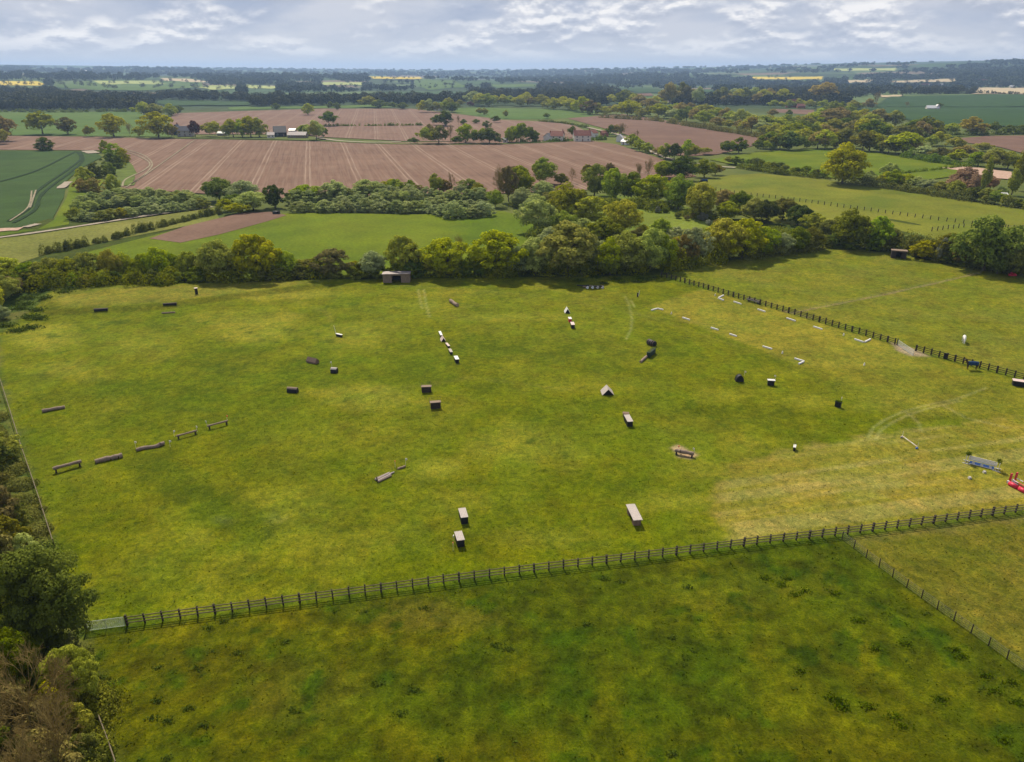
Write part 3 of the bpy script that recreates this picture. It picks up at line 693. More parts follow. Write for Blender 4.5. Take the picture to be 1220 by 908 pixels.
def finish_trees():
    for g, lst in TREEG.items():
        lst.sort(key=lambda a: a[0]); n = len(lst); gs = g.replace(' the ', ' ')
        for i, (px, o, kind, base) in enumerate(lst):
            if o.get('label'): continue
            d = 'leafless' if kind == 'bare' else DESC[kind]
            gs = gs if len(gs.split()) < 10 else gs.replace('trees of ', '')
            if i + 1 <= (n + 1) // 2: o['label'] = f'{d} {base}, {ordw(i + 1) + " from left" if i else "leftmost"} of {gs}'
            else: o['label'] = f'{d} {base}, {ordw(n - i) + " from right" if n - i > 1 else "rightmost"} of {gs}'
            if len(o['label'].split()) > 16: print('LONG', o['label'], len(o['label'].split()))
    # past 290 trees the smallest and farthest go into one mass
    lst = sorted(TREES, key=lambda a: -a[0]); V = []; Fq = []; Mi = []; mats = []; nv = 0
    for area, o in lst[288:]:
        Mw = Matrix.LocRotScale(o.location, o.rotation_euler, o.scale)
        for ch in list(o.children):
            me = ch.data; v = np.empty(len(me.vertices) * 3, np.float32); me.vertices.foreach_get('co', v); v = v.reshape(-1, 3)
            if me.materials[0] is M_bark: bpy.data.objects.remove(ch); continue
            v = v @ np.array(Mw.to_3x3()).T + np.array(Mw.translation); m_ = me.materials[0]
            if m_ not in mats: mats.append(m_)
            V.append(v); Fq.append(np.arange(len(v)).reshape(-1, 4) + nv); Mi.append(np.full(len(v) // 4, mats.index(m_))); nv += len(v); bpy.data.objects.remove(ch)
        bpy.data.objects.remove(o)
    if V:
        me = mesh_np('distant_trees', np.concatenate(V), np.concatenate(Fq))
        for m_ in mats: me.materials.append(m_)
        me.polygons.foreach_set('material_index', np.concatenate(Mi).astype(np.int32)); o = link('distant_trees', me, kind='stuff', label='smallest distant trees of the hedgerows and tree belts beyond the fields', cat='trees')
def row(grp, pts, n, wp, hp, kinds, jit=2.0, shape=None, lod=None):
    P = np.array(pts, float); L_ = np.concatenate([[0], np.cumsum(np.hypot(*np.diff(P, axis=0).T))])
    for i in range(n):
        s = (i + .5 + rnd.uniform(-.25, .25)) / n * L_[-1]; x = np.interp(s, L_, P[:, 0]); y = np.interp(s, L_, P[:, 1])
        k = rnd.uniform(.75, 1.25); tree(x, y + rnd.uniform(-jit, jit) * .5, wp * k, hp * k * rnd.uniform(.85, 1.15), rnd.choice(kinds), grp, shape=shape, lod=lod)
def hedge(name, pts, wd, ht, mat, label, leaf=.35, dens=30, cat='hedge', lumpy=.35, group=None, kind=None, tangent=None):
    """a hedge as one mass of leaves following the line"""
    P = [np.array(at(*p)) for p in pts]; rs = np.random.RandomState(len(name) + int(pts[0][0] * 7 + pts[0][1]) % 9999)
    seg = [np.linalg.norm(b - a) for a, b in zip(P[:-1], P[1:])]; Ln = sum(seg); cum = np.concatenate([[0], np.cumsum(seg)])
    nc = max(6, int(Ln / (wd * .42))); s = np.sort(rs.uniform(0, Ln, nc))
    cx = np.interp(s, cum, [p[0] for p in P]); cy = np.interp(s, cum, [p[1] for p in P])
    hs = ht * (1 + lumpy * rs.uniform(-1, 1, nc)) * (1 + lumpy * .6 * np.sin(s / (ht * 2.3)))
    off = rs.uniform(-.28, .28, (nc, 2)) * wd
    n = int(Ln * dens); k = rs.randint(0, nc, n); q = rs.normal(size=(n, 3)); q /= np.linalg.norm(q, axis=1, keepdims=True); q[:, 2] = np.abs(q[:, 2]) * np.where(rs.rand(n) < .85, 1, .2)
    r = np.stack([np.full(n, wd * .45), np.full(n, wd * .45), hs[k]], 1) * rs.uniform(.8, 1.08, (n, 1))
    o0 = P[0]; ctr_ = np.stack([cx[k] + off[k, 0], cy[k] + off[k, 1], np.zeros(n)], 1); pos = ctr_ + q * r
    base = np.array([gz(a, b) for a, b in zip(cx, cy)])[k] if nc < 3000 else 0
    pos[:, 2] += base
    V, Fq = quads_from(pos, q + .5 * rs.normal(size=(n, 3)), leaf, rs=rs); V -= o0
    o = link(name, mesh_np(name, V, Fq, mat)); o.location = o0
    return tag(o, label, cat, group, kind)

# ------------------------------------------------------------------ far woods (one mass each)
def wood(name, label, polys, n, size, mat, avoid=(), leaves=70, seed=1, sizefac=0.0):
    rs = np.random.RandomState(seed); px = []; py = []
    allx = [p[0] for P in polys for p in P]; ally = [p[1] for P in polys for p in P]
    while len(px) < n:
        a = rs.uniform(min(allx), max(allx), 4000); b = rs.uniform(min(ally), max(ally), 4000); ok = np.zeros(4000, bool)
        for P in polys: ok |= poly_sd(a, b, P) < 0
        for P in avoid:
            ok &= ~((poly_sd(a, b, P) < .2) | (poly_sd(a, b - .09 * (b - 84), P) < 0) | (poly_sd(a, b - .18 * (b - 84), P) < 0) | (poly_sd(a, b - .27 * (b - 84), P) < 0))
        px += list(a[ok]); py += list(b[ok])
    px = np.array(px[:n]); py = np.array(py[:n])
    u = (px - 610) / FPX; v = -(py - 454) / FPX; dy = math.cos(PITCH) + math.sin(PITCH) * v; dz = -math.sin(PITCH) + math.cos(PITCH) * v
    t = np.geomspace(600, 16000, 700)[None]; g = H + dz[:, None] * t - hills(u[:, None] * t, dy[:, None] * t)
    hit = (g < 0).any(1); tt = t[0][np.argmax(g < 0, 1)]; tt = tt * rs.uniform(.99, 1.01, n)
    x = (u * tt)[hit]; y = (dy * tt)[hit]
    if sizefac:
        kk = (fbm(x, y, 700, 31, 3) + .35 * np.exp(-((np.hypot(x, y) - 5200) / 1500) ** 2) * 0 > .46) | (fbm(x, y, 160, 51, 2) > .66); x = x[kk]; y = y[kk]
    n = len(x)
    d = np.hypot(x, y); sz = (size + sizefac * np.clip(d - 1500, 0, 9000)) * rs.uniform(.6, 1.3, n); z = hills(x, y)
    P0, N0 = crown_pts(seed, 22, 6000, .0, lump=.24, rs=rs)
    pick = rs.randint(0, len(P0), (n, leaves)); Pp = P0[pick]; Nn = N0[pick]
    ang = rs.uniform(0, 6.28, n)[:, None]; X = Pp[..., 0] * np.cos(ang) - Pp[..., 1] * np.sin(ang); Yv = Pp[..., 0] * np.sin(ang) + Pp[..., 1] * np.cos(ang)
    hgt = np.minimum(sz * 1.0, 19 * rs.uniform(.7, 1.15, n))
    pos = np.stack([x[:, None] + X * sz[:, None], y[:, None] + Yv * sz[:, None], z[:, None] + Pp[..., 2] * hgt[:, None]], -1).reshape(-1, 3)
    s = np.repeat(sz, leaves)[:, None] * (.15 if leaves > 80 else .27)
    nn = Nn.reshape(-1, 3); nn /= np.linalg.norm(nn, axis=1, keepdims=True) + 1e-9
    a = rs.normal(size=nn.shape); uu = np.cross(nn, a); uu /= np.linalg.norm(uu, axis=1, keepdims=True) + 1e-9; vv = np.cross(nn, uu)
    V = np.stack([pos - uu * s * .5, pos - vv * s * .5, pos + uu * s * .5, pos + vv * s * .5], 1).reshape(-1, 3)
    link(name, mesh_np(name, V, np.arange(len(V)).reshape(-1, 4), mat), label=label, cat='woodland', kind='stuff')
AV = [p for _, p, _ in FARF] + [p for _, p, _ in FIELDS]
wood('woodland', 'dark wood stretching across behind the fields on the left', [[(-60, 109), (60, 109), (150, 111), (250, 115), (320, 119), (480, 119), (600, 116), (600, 124), (480, 126), (360, 126), (300, 128), (170, 132), (-60, 133)]], 1500, 15, MAT['wood'], AV, 260, 3)
wood('woodland', 'dark wood in the middle distance behind the green field at centre', [[(560, 104), (620, 100), (720, 103), (745, 112), (735, 122), (712, 128), (620, 123), (560, 118)], [(730, 120), (800, 119), (960, 112), (1010, 120), (1010, 126), (900, 126), (770, 128)]], 900, 15, MAT['wood'], AV, 240, 4)
wood('woodland', 'dark wood behind the village on the right', [[(900, 100), (1010, 100), (1160, 100), (1240, 104), (1240, 113), (1160, 112), (1020, 116), (900, 112)]], 520, 13, MAT['wood'], AV, 200, 5)
wood('woodland', 'blue-green woods covering the far hills and valleys', [[(-80, 79), (300, 82), (500, 84), (640, 84), (850, 80), (1050, 75.5), (1300, 73), (1300, 104), (900, 112), (700, 104), (560, 108), (300, 112), (-80, 108)]], 9000, 14, MAT['farwood'], AV, 60, 6, .003)
wood('field_trees', 'scattered trees and hedges among the distant sunlit fields', [[(-60, 95), (340, 97), (345, 108), (-60, 106)], [(370, 90), (560, 92), (570, 108), (370, 106)], [(880, 92), (1240, 92), (1240, 106), (880, 106)]], 420, 12, MAT['wood'], (), 90, 21)
# ------------------------------------------------------------------ haze
hz = MB().box((0, 7200, 95), (44000, 20400, 202)); 
mh, th, oh = new_mat('haze_air'); pv = th.nodes.new('ShaderNodeVolumePrincipled'); pv.inputs['Density'].default_value = 9e-5; pv.inputs['Color'].default_value = (.46, .66, 1, 1); pv.inputs['Anisotropy'].default_value = .25
th.links.new(pv.outputs[0], oh.inputs['Volume'])
hz.build('haze', mh, kind='stuff', label='thin blue haze over the distant country', cat='haze')

# ------------------------------------------------------------------ trees one by one
# left skyline fields
for a in [(51, 160, 30, 26, 'olive'), (81, 160, 21, 20, 'olive'), (106, 163, 12, 13, 'olive'), (136, 163, 28, 27, 'yellow'), (155, 163, 14, 19, 'bare'), (166, 163, 12, 12, 'yellow'), (189, 164, 34, 30, 'yellow'),
          (172, 140, 20, 18, 'yellow'), (184, 140, 22, 16, 'olive'), (204, 138, 18, 14, 'green'), (5, 168, 30, 30, 'brown'), (-4, 172, 26, 22, 'yellow'), (205, 163, 14, 14, 'brown'), (213, 136, 12, 10, 'dark')]:
    tree(*a, grp='trees edging the green field at upper left')
tree(54, 179, 23, 16, 'dark', label='round dark bush standing alone at the top of the dark crop field', shape='bush')
for a in [(125, 181, 11, 14, 'green'), (137, 190, 22, 20, 'green'), (148, 194, 16, 18, 'yellow'), (135, 201, 22, 19, 'dark'), (131, 207, 15, 14, 'green'), (116, 212, 22, 18, 'dark'), (101, 217, 22, 18, 'yellow'), (98, 228, 20, 15, 'brown'), (112, 228, 22, 16, 'brown'), (135, 226, 17, 19, 'green'), (142, 200, 14, 15, 'green')]:
    tree(*a, grp='bushes running down beside the ploughed field', shape='bush')
tree(233, 163, 14, 19, 'copper', label='dark red copper beech beside the slate-roofed farmhouse')
for a in [(248, 162, 16, 15, 'olive'), (257, 163, 18, 18, 'yellow'), (268, 162, 12, 16, 'bare'), (278, 163, 20, 20, 'olive'), (289, 163, 20, 20, 'green'), (299, 163, 24, 24, 'yellow'), (309, 163, 20, 22, 'yellow'), (272, 163, 14, 16, 'green')]:
    tree(*a, grp='trees between the farmhouse and the black barn')
tree(216, 162, 8, 7, 'yellow', label='small golden shrub in front of the slate-roofed farmhouse', shape='bush')
for a in [(361, 160, 14, 11, 'green'), (368, 161, 16, 12, 'green'), (377, 166, 20, 22, 'willow'), (374, 167, 13, 20, 'olive'), (385, 164, 13, 13, 'dark')]: tree(*a, grp='trees right of the barns')
tree(367, 137, 15, 13, 'yellow', label='lone yellow-green tree at the far edge of the upper ploughed field')
tree(392, 150, 18, 17, 'dark', label='lone round dark tree in the upper ploughed field beside the low hedge')
for a in [(329, 131, 9, 8, 'dark'), (394, 131, 8, 10, 'dark'), (402, 131, 8, 9, 'dark'), (440, 128, 20, 13, 'olive'), (452, 129, 16, 10, 'dark'), (468, 129, 12, 7, 'dark'), (480, 130, 14, 8, 'dark')]: tree(*a, grp='trees at the far edge of the upper ploughed field')
for a in [(504, 134, 16, 14, 'yellow'), (511, 134, 16, 15, 'willow'), (519, 134, 16, 12, 'olive'), (530, 134, 14, 14, 'green'), (540, 134, 16, 12, 'dark'), (535, 131, 14, 14, 'olive'), (548, 127, 10, 8, 'olive'), (560, 127, 8, 6, 'copper')]: tree(*a, grp='trees around the distant grey-roofed house')
for a in [(571, 137, 10, 8, 'olive'), (577, 137, 10, 8, 'olive'), (602, 141, 6, 9, 'olive'), (591, 146, 11, 8, 'dark'), (580, 153, 10, 9, 'dark'), (567, 147, 9, 5, 'dark'), (552, 148, 10, 6, 'dark'), (651, 141, 8, 6, 'dark'), (702, 138, 5, 5, 'dark')]: tree(*a, grp='small trees dotted below the bright green field at centre')
for a in [(521, 149, 16, 12, 'dark'), (531, 150, 20, 17, 'dark'), (546, 150, 8, 13, 'bare'), (507, 171, 17, 19, 'green'), (517, 171, 14, 14, 'yellow'), (523, 171, 22, 21, 'olive'), (537, 170, 14, 24, 'bare'), (555, 170, 20, 22, 'green'), (545, 171, 16, 9, 'dark'), (564, 171, 14, 14, 'dark'), (583, 171, 24, 18, 'dark'), (576, 170, 15, 17, 'green'), (594, 171, 10, 8, 'dark'), (607, 170, 12, 17, 'green'), (493, 171, 12, 7, 'dark'), (512, 164, 10, 16, 'brown')]:
    tree(*a, grp='trees along the top of the ploughed field at centre')
for a in [(611, 169, 16, 18, 'green'), (620, 169, 22, 22, 'green'), (631, 169, 18, 17, 'dark'), (637, 169, 10, 12, 'dark'), (681, 164, 11, 13, 'dark'), (728, 162, 12, 13, 'dark'), (734, 162, 12, 13, 'brown'), (741, 162, 18, 18, 'bare'), (759, 168, 8, 14, 'bare'), (740, 160, 6, 9, 'dark')]: tree(*a, grp='trees around the cottages')
for a in [(753, 176, 15, 16, 'green'), (762, 180, 15, 14, 'green'), (771, 182, 13, 12, 'green'), (784, 186, 12, 10, 'brown'), (793, 189, 16, 18, 'green'), (803, 190, 18, 19, 'dark'), (819, 187, 19, 20, 'green'), (829, 188, 16, 14, 'olive'), (841, 184, 14, 8, 'olive')]: tree(*a, grp='trees beside the lane below the white house')
for a in [(865, 182, 17, 14, 'dark'), (880, 182, 19, 18, 'dark'), (872, 182, 13, 14, 'green'), (903, 180, 13, 13, 'dark'), (912, 180, 11, 12, 'green'), (920, 179, 10, 9, 'dark'), (935, 178, 11, 12, 'green')]: tree(*a, grp='trees left above the meadow with the big oak')
# long tree belt behind the right-hand plough
row('long tree belt behind the ploughed field on the right', [(560, 126), (640, 127), (712, 137), (745, 137), (800, 142), (860, 152), (912, 160), (960, 170)], 46, 17, 13, ['yellow', 'olive', 'yellow', 'brown', 'green', 'willow'], 2)
row('second row of the tree belt on the right', [(725, 124), (800, 134), (880, 146), (960, 160), (1010, 170)], 34, 18, 13, ['yellow', 'olive', 'brown', 'yellow', 'green'], 3)
row('tall pale trees behind the belt', [(786, 126), (835, 127)], 7, 16, 22, ['olive', 'brown', 'willow'], 2)
row('tall pale trees left of the red-roofed house', [(858, 124), (935, 124)], 13, 18, 15, ['olive', 'yellow', 'brown', 'willow'], 2)
row('trees around the red-roofed house', [(915, 128), (1030, 131)], 11, 13, 10, ['olive', 'green', 'dark', 'yellow'], 2)
tree(981, 121, 34, 22, 'brown', label='huge round pale brown tree behind the red-roofed house')
for a in [(993, 140, 20, 19, 'green'), (1012, 138, 14, 14, 'green'), (1034, 132, 13, 14, 'brown'), (1043, 130, 16, 22, 'bare'), (972, 140, 12, 12, 'bare'), (940, 140, 8, 9, 'dark'), (1080, 129, 9, 9, 'bare'), (1119, 129, 8, 6, 'dark'), (920, 140, 12, 10, 'brown')]: tree(*a, grp='trees at the left end of the dark green crop field')
row('back row of the broad wood on the right', [(905, 156), (960, 152), (1020, 150), (1070, 152)], 17, 24, 17, ['brown', 'olive', 'yellow', 'brown', 'green'], 4)
row('middle row of the broad wood on the right', [(930, 168), (1000, 162), (1080, 165), (1110, 162)], 16, 24, 18, ['olive', 'brown', 'yellow', 'green', 'dark'], 4)
row('front row of the broad wood on the right', [(905, 178), (945, 178), (1000, 176), (1060, 182), (1095, 184)], 18, 23, 18, ['green', 'olive', 'yellow', 'dark', 'brown'], 3)
for a in [(1086, 163, 24, 20, 'green'), (1110, 162, 26, 17, 'olive'), (1133, 160, 18, 13, 'green'), (1158, 160, 28, 20, 'brown'), (1183, 159, 16, 13, 'dark'), (1200, 159, 14, 10, 'dark'), (1215, 159, 16, 10, 'dark')]: tree(*a, grp='trees below the dark green crop field')
for a in [(1075, 184, 40, 26, 'green'), (1110, 174, 14, 12, 'green'), (1118, 173, 20, 16, 'yellow'), (1138, 178, 22, 14, 'olive'), (1100, 188, 26, 14, 'willow'), (1120, 190, 26, 14, 'olive'), (1140, 192, 26, 14, 'olive'), (1170, 180, 20, 10, 'olive'), (1150, 186, 22, 13, 'brown')]: tree(*a, grp='trees above the meadow at far right')
for a in [(1165, 198, 26, 17, 'green'), (1183, 200, 30, 23, 'yellow'), (1200, 201, 24, 20, 'green')]: tree(*a, grp='big bright trees above the pale yard')
tree(1003, 219, 52, 46, 'yellow', lod='mid', label='big spreading yellow-green oak standing alone at the meadow edge')
row('hedgerow trees between the oak and the poplar', [(1030, 219), (1080, 224), (1120, 230), (1150, 236)], 13, 18, 15, ['green', 'olive', 'yellow', 'green', 'willow'], 2)
tree(1058, 216, 20, 22, 'willow', label='pale grey-green rounded tree right of the big oak', lod='mid'); tree(1036, 215, 12, 12, 'willow', label='small silvery bush close to the big oak', shape='bush')
row('left hedgerow trees running to the big oak', [(865, 195), (900, 198), (940, 205), (985, 212)], 16, 11, 9, ['green', 'dark', 'olive'], 1)
for a in [(1135, 229, 26, 16, 'rust'), (1148, 224, 28, 24, 'rust'), (1160, 228, 18, 20, 'rust'), (1179, 226, 16, 16, 'rust')]: tree(*a, grp='rusty brown trees around the poplar')
tree(1171, 230, 15, 42, 'olive', shape='poplar', label='tall narrow poplar beside the rusty brown trees'); tree(1211, 226, 18, 44, 'olive', shape='poplar', label='tall narrow poplar at the right edge of the picture'); tree(1205, 232, 18, 30, 'olive', shape='poplar', label='shorter narrow poplar just left of the one at the right edge')
tree(1193, 233, 16, 11, 'willow', shape='bush', label='silvery rounded bush by the small grey sheds')
row('dark bushes along the top edge of the far pasture', [(1155, 238), (1220, 248), (1270, 256)], 9, 18, 14, ['dark', 'green', 'olive'], 1)
# willow plantations
row('back row of the left willow plantation', [(96, 242), (145, 233), (225, 237)], 15, 17, 10, ['willow'], 2, 'bush')
row('middle row of the left willow plantation', [(92, 252), (150, 243), (240, 243)], 15, 18, 11, ['willow'], 2, 'bush')
row('front row of the left willow plantation', [(86, 261), (110, 264), (170, 256), (246, 248)], 15, 17, 11, ['willow', 'willow', 'olive'], 2, 'bush')
for a in [(262, 239, 34, 27, 'green'), (292, 241, 36, 26, 'willow'), (302, 250, 36, 22, 'willow'), (268, 251, 20, 14, 'yellow'), (280, 246, 24, 15, 'dark'), (284, 254, 26, 12, 'yellow'), (213, 236, 16, 8, 'yellow'), (228, 240, 12, 8, 'dark')]: tree(*a, grp='trees between the two willow plantations')
row('back row of the right willow plantation', [(350, 243), (420, 236), (500, 236), (575, 238)], 19, 21, 13, ['willow'], 2, 'bush')
row('front row of the right willow plantation', [(352, 252), (420, 252), (510, 253), (540, 260), (580, 258)], 20, 21, 14, ['willow'], 2, 'bush')
row('middle row of the right willow plantation', [(400, 246), (500, 245), (545, 250), (578, 250)], 16, 21, 14, ['willow'], 2, 'bush')
for a in [(328, 247, 28, 27, 'dark'), (367, 240, 34, 20, 'green'), (399, 240, 30, 25, 'willow'), (410, 238, 24, 14, 'green'), (437, 234, 30, 20, 'willow'), (449, 232, 20, 16, 'willow'), (466, 229, 22, 16, 'yellow'), (472, 231, 22, 18, 'green'), (489, 232, 14, 18, 'green'), (498, 230, 18, 10, 'brown'), (519, 231, 18, 25, 'green'), (537, 230, 14, 27, 'bare'), (528, 230, 16, 16, 'brown'), (558, 230, 22, 17, 'green'), (570, 234, 16, 16, 'yellow'), (548, 232, 14, 12, 'willow')]: tree(*a, grp='trees along the bottom of the ploughed field')
# central copse
for a in [(595, 243, 24, 50, 'bare'), (606, 240, 22, 42, 'brown'), (590, 246, 18, 20, 'green'), (612, 214, 22, 16, 'brown'), (619, 234, 36, 36, 'green'), (602, 226, 18, 30, 'bare'), (648, 219, 30, 32, 'green'), (646, 234, 26, 18, 'willow'), (681, 218, 16, 20, 'bare'), (668, 220, 14, 14, 'olive'), (640, 208, 14, 14, 'yellow'), (700, 214, 16, 18, 'olive'),
          (708, 234, 34, 38, 'green'), (731, 238, 28, 38, 'green'), (752, 240, 30, 36, 'green'), (762, 222, 16, 30, 'bare'), (772, 218, 20, 34, 'bare'), (726, 216, 14, 22, 'brown'), (778, 244, 40, 36, 'green'), (790, 212, 26, 20, 'green'), (812, 214, 30, 27, 'dark'), (839, 211, 24, 22, 'green'), (808, 250, 32, 40, 'green'), (797, 240, 20, 26, 'yellow'), (834, 260, 36, 42, 'olive'), (803, 246, 14, 18, 'rust'), (780, 240, 14, 12, 'willow'),
          (852, 208, 16, 12, 'brown'), (862, 248, 30, 22, 'brown'), (881, 252, 24, 24, 'dark'), (866, 262, 28, 22, 'yellow'), (898, 262, 26, 26, 'olive'), (912, 266, 26, 28, 'dark'), (932, 262, 30, 26, 'olive'), (950, 268, 30, 24, 'dark'), (968, 275, 28, 22, 'olive'), (986, 282, 26, 20, 'scrub'), (660, 248, 26, 22, 'olive'), (688, 246, 26, 20, 'dark'), (640, 250, 26, 18, 'willow'), (622, 246, 24, 22, 'willow')]:
    tree(*a, grp='trees of the central copse', lod='mid')
for a in [(642, 278, 44, 40, 'willow'), (656, 294, 28, 24, 'willow'), (634, 260, 26, 22, 'willow'), (676, 264, 46, 44, 'yellow'), (706, 270, 42, 36, 'yellow'), (670, 280, 30, 28, 'green'), (741, 278, 40, 40, 'yellow'), (718, 294, 40, 34, 'green'), (694, 284, 30, 24, 'willow'), (745, 296, 26, 20, 'olive'), (787, 286, 26, 26, 'green'), (760, 292, 24, 20, 'olive'), (766, 282, 14, 14, 'yellow'), (730, 262, 18, 18, 'green'), (824, 300, 32, 28, 'olive'), (806, 290, 26, 20, 'willow')]:
    tree(*a, grp='bushy trees in front of the central copse', lod='mid')
row('young orchard trees on the bright meadow', [(770, 248), (800, 256), (845, 268), (870, 278)], 10, 9, 9, ['olive', 'blossom', 'green', 'brown'], 6)
# hedge line behind the main field
hedge('field_hedge', [(-60, 345), (20, 346), (80, 346), (150, 341), (235, 338), (330, 334), (420, 331), (500, 329), (560, 328), (640, 327), (720, 325), (795, 322), (850, 312)], 7, 4.6, MAT['hedge'], 'long thick dark hedge along the top edge of the main grass field', dens=150, leaf=.42)
hedge('field_hedge', [(850, 310), (920, 303), (990, 293), (1070, 297), (1130, 312), (1220, 328), (1290, 338)], 7, 4.5, MAT['hedge'], 'thick dark hedge along the top of the right-hand horse paddock', dens=150, leaf=.42)
G1 = 'tree row along the top of the main field'
for a in [(8, 340, 46, 34, 'yellow'), (38, 340, 34, 28, 'green'), (60, 338, 34, 30, 'olive'), (84, 337, 28, 30, 'yellow'), (108, 334, 34, 34, 'green'), (134, 333, 26, 36, 'olive'), (150, 331, 22, 30, 'yellow'), (170, 332, 26, 28, 'green'), (190, 332, 32, 37, 'green'), (207, 330, 22, 28, 'green'), (226, 331, 26, 32, 'olive'), (244, 330, 20, 26, 'olive'), (262, 334, 44, 48, 'yellow'), (285, 333, 26, 40, 'yellow'), (306, 333, 54, 54, 'yellow'), (326, 330, 30, 38, 'yellow'), (342, 331, 28, 32, 'green'), (358, 330, 24, 22, 'olive'), (372, 330, 26, 22, 'olive'), (398, 331, 42, 35, 'brown'), (424, 329, 24, 18, 'olive'), (445, 329, 34, 30, 'willow'), (481, 328, 36, 47, 'yellow'), (492, 326, 20, 38, 'brown'), (512, 327, 24, 22, 'olive'), (534, 329, 50, 45, 'yellow'), (551, 327, 20, 50, 'bare'), (589, 328, 56, 53, 'yellow'), (566, 326, 24, 26, 'green'), (618, 326, 28, 34, 'willow'), (638, 326, 40, 44, 'willow'), (676, 326, 72, 60, 'yellow'), (712, 322, 30, 36, 'willow'), (726, 326, 34, 42, 'green'), (745, 324, 44, 46, 'yellow'), (774, 322, 44, 50, 'green'), (790, 321, 26, 44, 'green'), (727, 328, 24, 28, 'scrub'), (811, 316, 30, 36, 'brown'), (824, 314, 34, 44, 'willow')]:
    tree(*a, grp=G1, lod='mid')
G2 = 'tree row along the top of the right-hand paddock'
for a in [(862, 309, 46, 48, 'yellow'), (884, 308, 50, 48, 'yellow'), (910, 305, 36, 34, 'green'), (930, 303, 26, 26, 'willow'), (948, 300, 30, 30, 'dark'), (966, 297, 26, 26, 'olive'), (1010, 295, 40, 44, 'green'), (1044, 297, 34, 40, 'green'), (1030, 296, 20, 30, 'olive'), (1062, 296, 24, 24, 'olive'), (1086, 299, 26, 22, 'willow'), (1102, 308, 30, 22, 'olive'), (1128, 312, 34, 34, 'olive'), (1146, 316, 24, 28, 'brown'), (1121, 312, 15, 30, 'blossom'), (1172, 322, 58, 66, 'green'), (1188, 326, 24, 30, 'green'), (1206, 328, 34, 36, 'scrub'), (1226, 330, 30, 40, 'olive')]:
    tree(*a, grp=G2, lod='mid')
for g_, pts, n in ((G1, [(0, 345), (240, 336), (560, 327), (830, 315)], 34), (G2, [(850, 309), (990, 293), (1050, 298)], 8), (G2, [(1095, 306), (1220, 327)], 8)):
    row('low bushes filling the ' + ('long hedge of the main field' if g_ == G1 else 'hedge of the right-hand paddock'), pts, n, 26, 19, ['green', 'hedge', 'olive', 'dark'], 2, 'bush')
for a in [(-8, 372, 34, 40, 'yellow'), (6, 358, 34, 32, 'yellow'), (-14, 392, 20, 20, 'scrub'), (4, 380, 18, 16, 'willow'), (14, 352, 24, 22, 'brown')]: tree(*a, grp='bushes at the top left corner of the main field', lod='mid')
# verge down the left side
for a in [(-6, 556, 44, 44, 'yellow'), (8, 556, 26, 26, 'scrub'), (-22, 520, 30, 26, 'scrub'), (-2, 628, 52, 60, 'brown'), (20, 628, 26, 30, 'scrub'), (-16, 600, 50, 50, 'olive'), (8, 668, 52, 52, 'olive'), (36, 672, 34, 36, 'willow'), (-12, 690, 60, 60, 'brown')]:
    tree(*a, grp='bushes beside the left-hand boundary fence', shape='bush', lod='bush')
tree(54, 772, 112, 104, 'hedge', lod='near', label='big bushy green tree by the metal gate at lower left')
tree(14, 790, 70, 80, 'yellow', lod='near', label='green tree at the left edge behind the big bushy one')
tree(4, 838, 70, 80, 'dark', lod='near', label='dark green tree at the left edge below the big bushy one')
tree(96, 838, 54, 62, 'yellow', lod='near', label='small bright yellow-green tree just below the metal gate')
for k, a in enumerate([(36, 905, 150, 120, 'twiggy grey-brown shrub in the lower left hedge, below the big bushy tree'), (86, 952, 120, 110, 'pale twiggy shrub nearest the bottom left corner fence'), (10, 960, 130, 110, 'bare brown shrub in the bottom left corner'), (70, 890, 80, 70, 'small leafless shrub left of the small bright tree'), (-10, 880, 110, 100, 'sprawling bare brown shrub on the left picture edge'), (52, 1000, 120, 100, 'bare shrub at the very bottom of the left hedge')]):
    tree(a[0], a[1], a[2], a[3], 'bare', label=a[4])
for k, a in enumerate([(30, 900, 80, 66, 'brown'), (98, 880, 36, 36, 'yellow'), (104, 915, 36, 34, 'green'), (60, 948, 90, 60, 'brown'), (0, 930, 80, 70, 'scrub'), (14, 990, 90, 60, 'olive'), (84, 985, 60, 40, 'scrub'), (20, 850, 56, 46, 'scrub'), (72, 862, 50, 44, 'olive')]):
    tree(*a, grp='leafy bushes growing among the bare shrubs at lower left', shape='bush', lod='bush')
finish_trees()
# low hedges
hedge('clipped_hedge', [(48, 304), (90, 296), (140, 284), (200, 269), (262, 254)], 2.6, 2.4, MAT['hedge'], 'low dark hedge running diagonally below the stony track', dens=260, leaf=.33)
hedge('clipped_hedge', [(386, 150.5), (503, 149.5)], 3, 2.2, MAT['dark'], 'thin straight hedge across the upper ploughed field', dens=24, leaf=.8)
hedge('clipped_hedge', [(611, 170), (660, 169), (725, 166)], 3, 2.6, MAT['dark'], 'dark garden hedge in front of the cottages', dens=24, leaf=.8)
hedge('clipped_hedge', [(700, 152), (670, 147), (640, 144.5)], 3, 2, MAT['dark'], 'low hedge along the lane above the cottages', dens=20, leaf=.8)
hedge('clipped_hedge', [(-20, 133.5), (80, 134), (170, 133)], 5, 4, MAT['dark'], 'dark hedge below the wood at far left', dens=16, leaf=1.2)
hedge('clipped_hedge', [(880, 200), (930, 207), (990, 214)], 5, 3.4, MAT['hedge'], 'dark hedge along the left top of the far pasture', dens=50, leaf=.6)
hedge('clipped_hedge', [(1010, 218), (1080, 228), (1160, 240), (1230, 250), (1290, 258)], 7, 4, MAT['hedge'], 'dark hedge along the right top of the far pasture', dens=60, leaf=.6)
hedge('clipped_hedge', [(1070, 186), (1110, 193), (1155, 199)], 8, 5, MAT['dark'], 'thick dark hedge above the meadow at right', dens=40, leaf=.8)
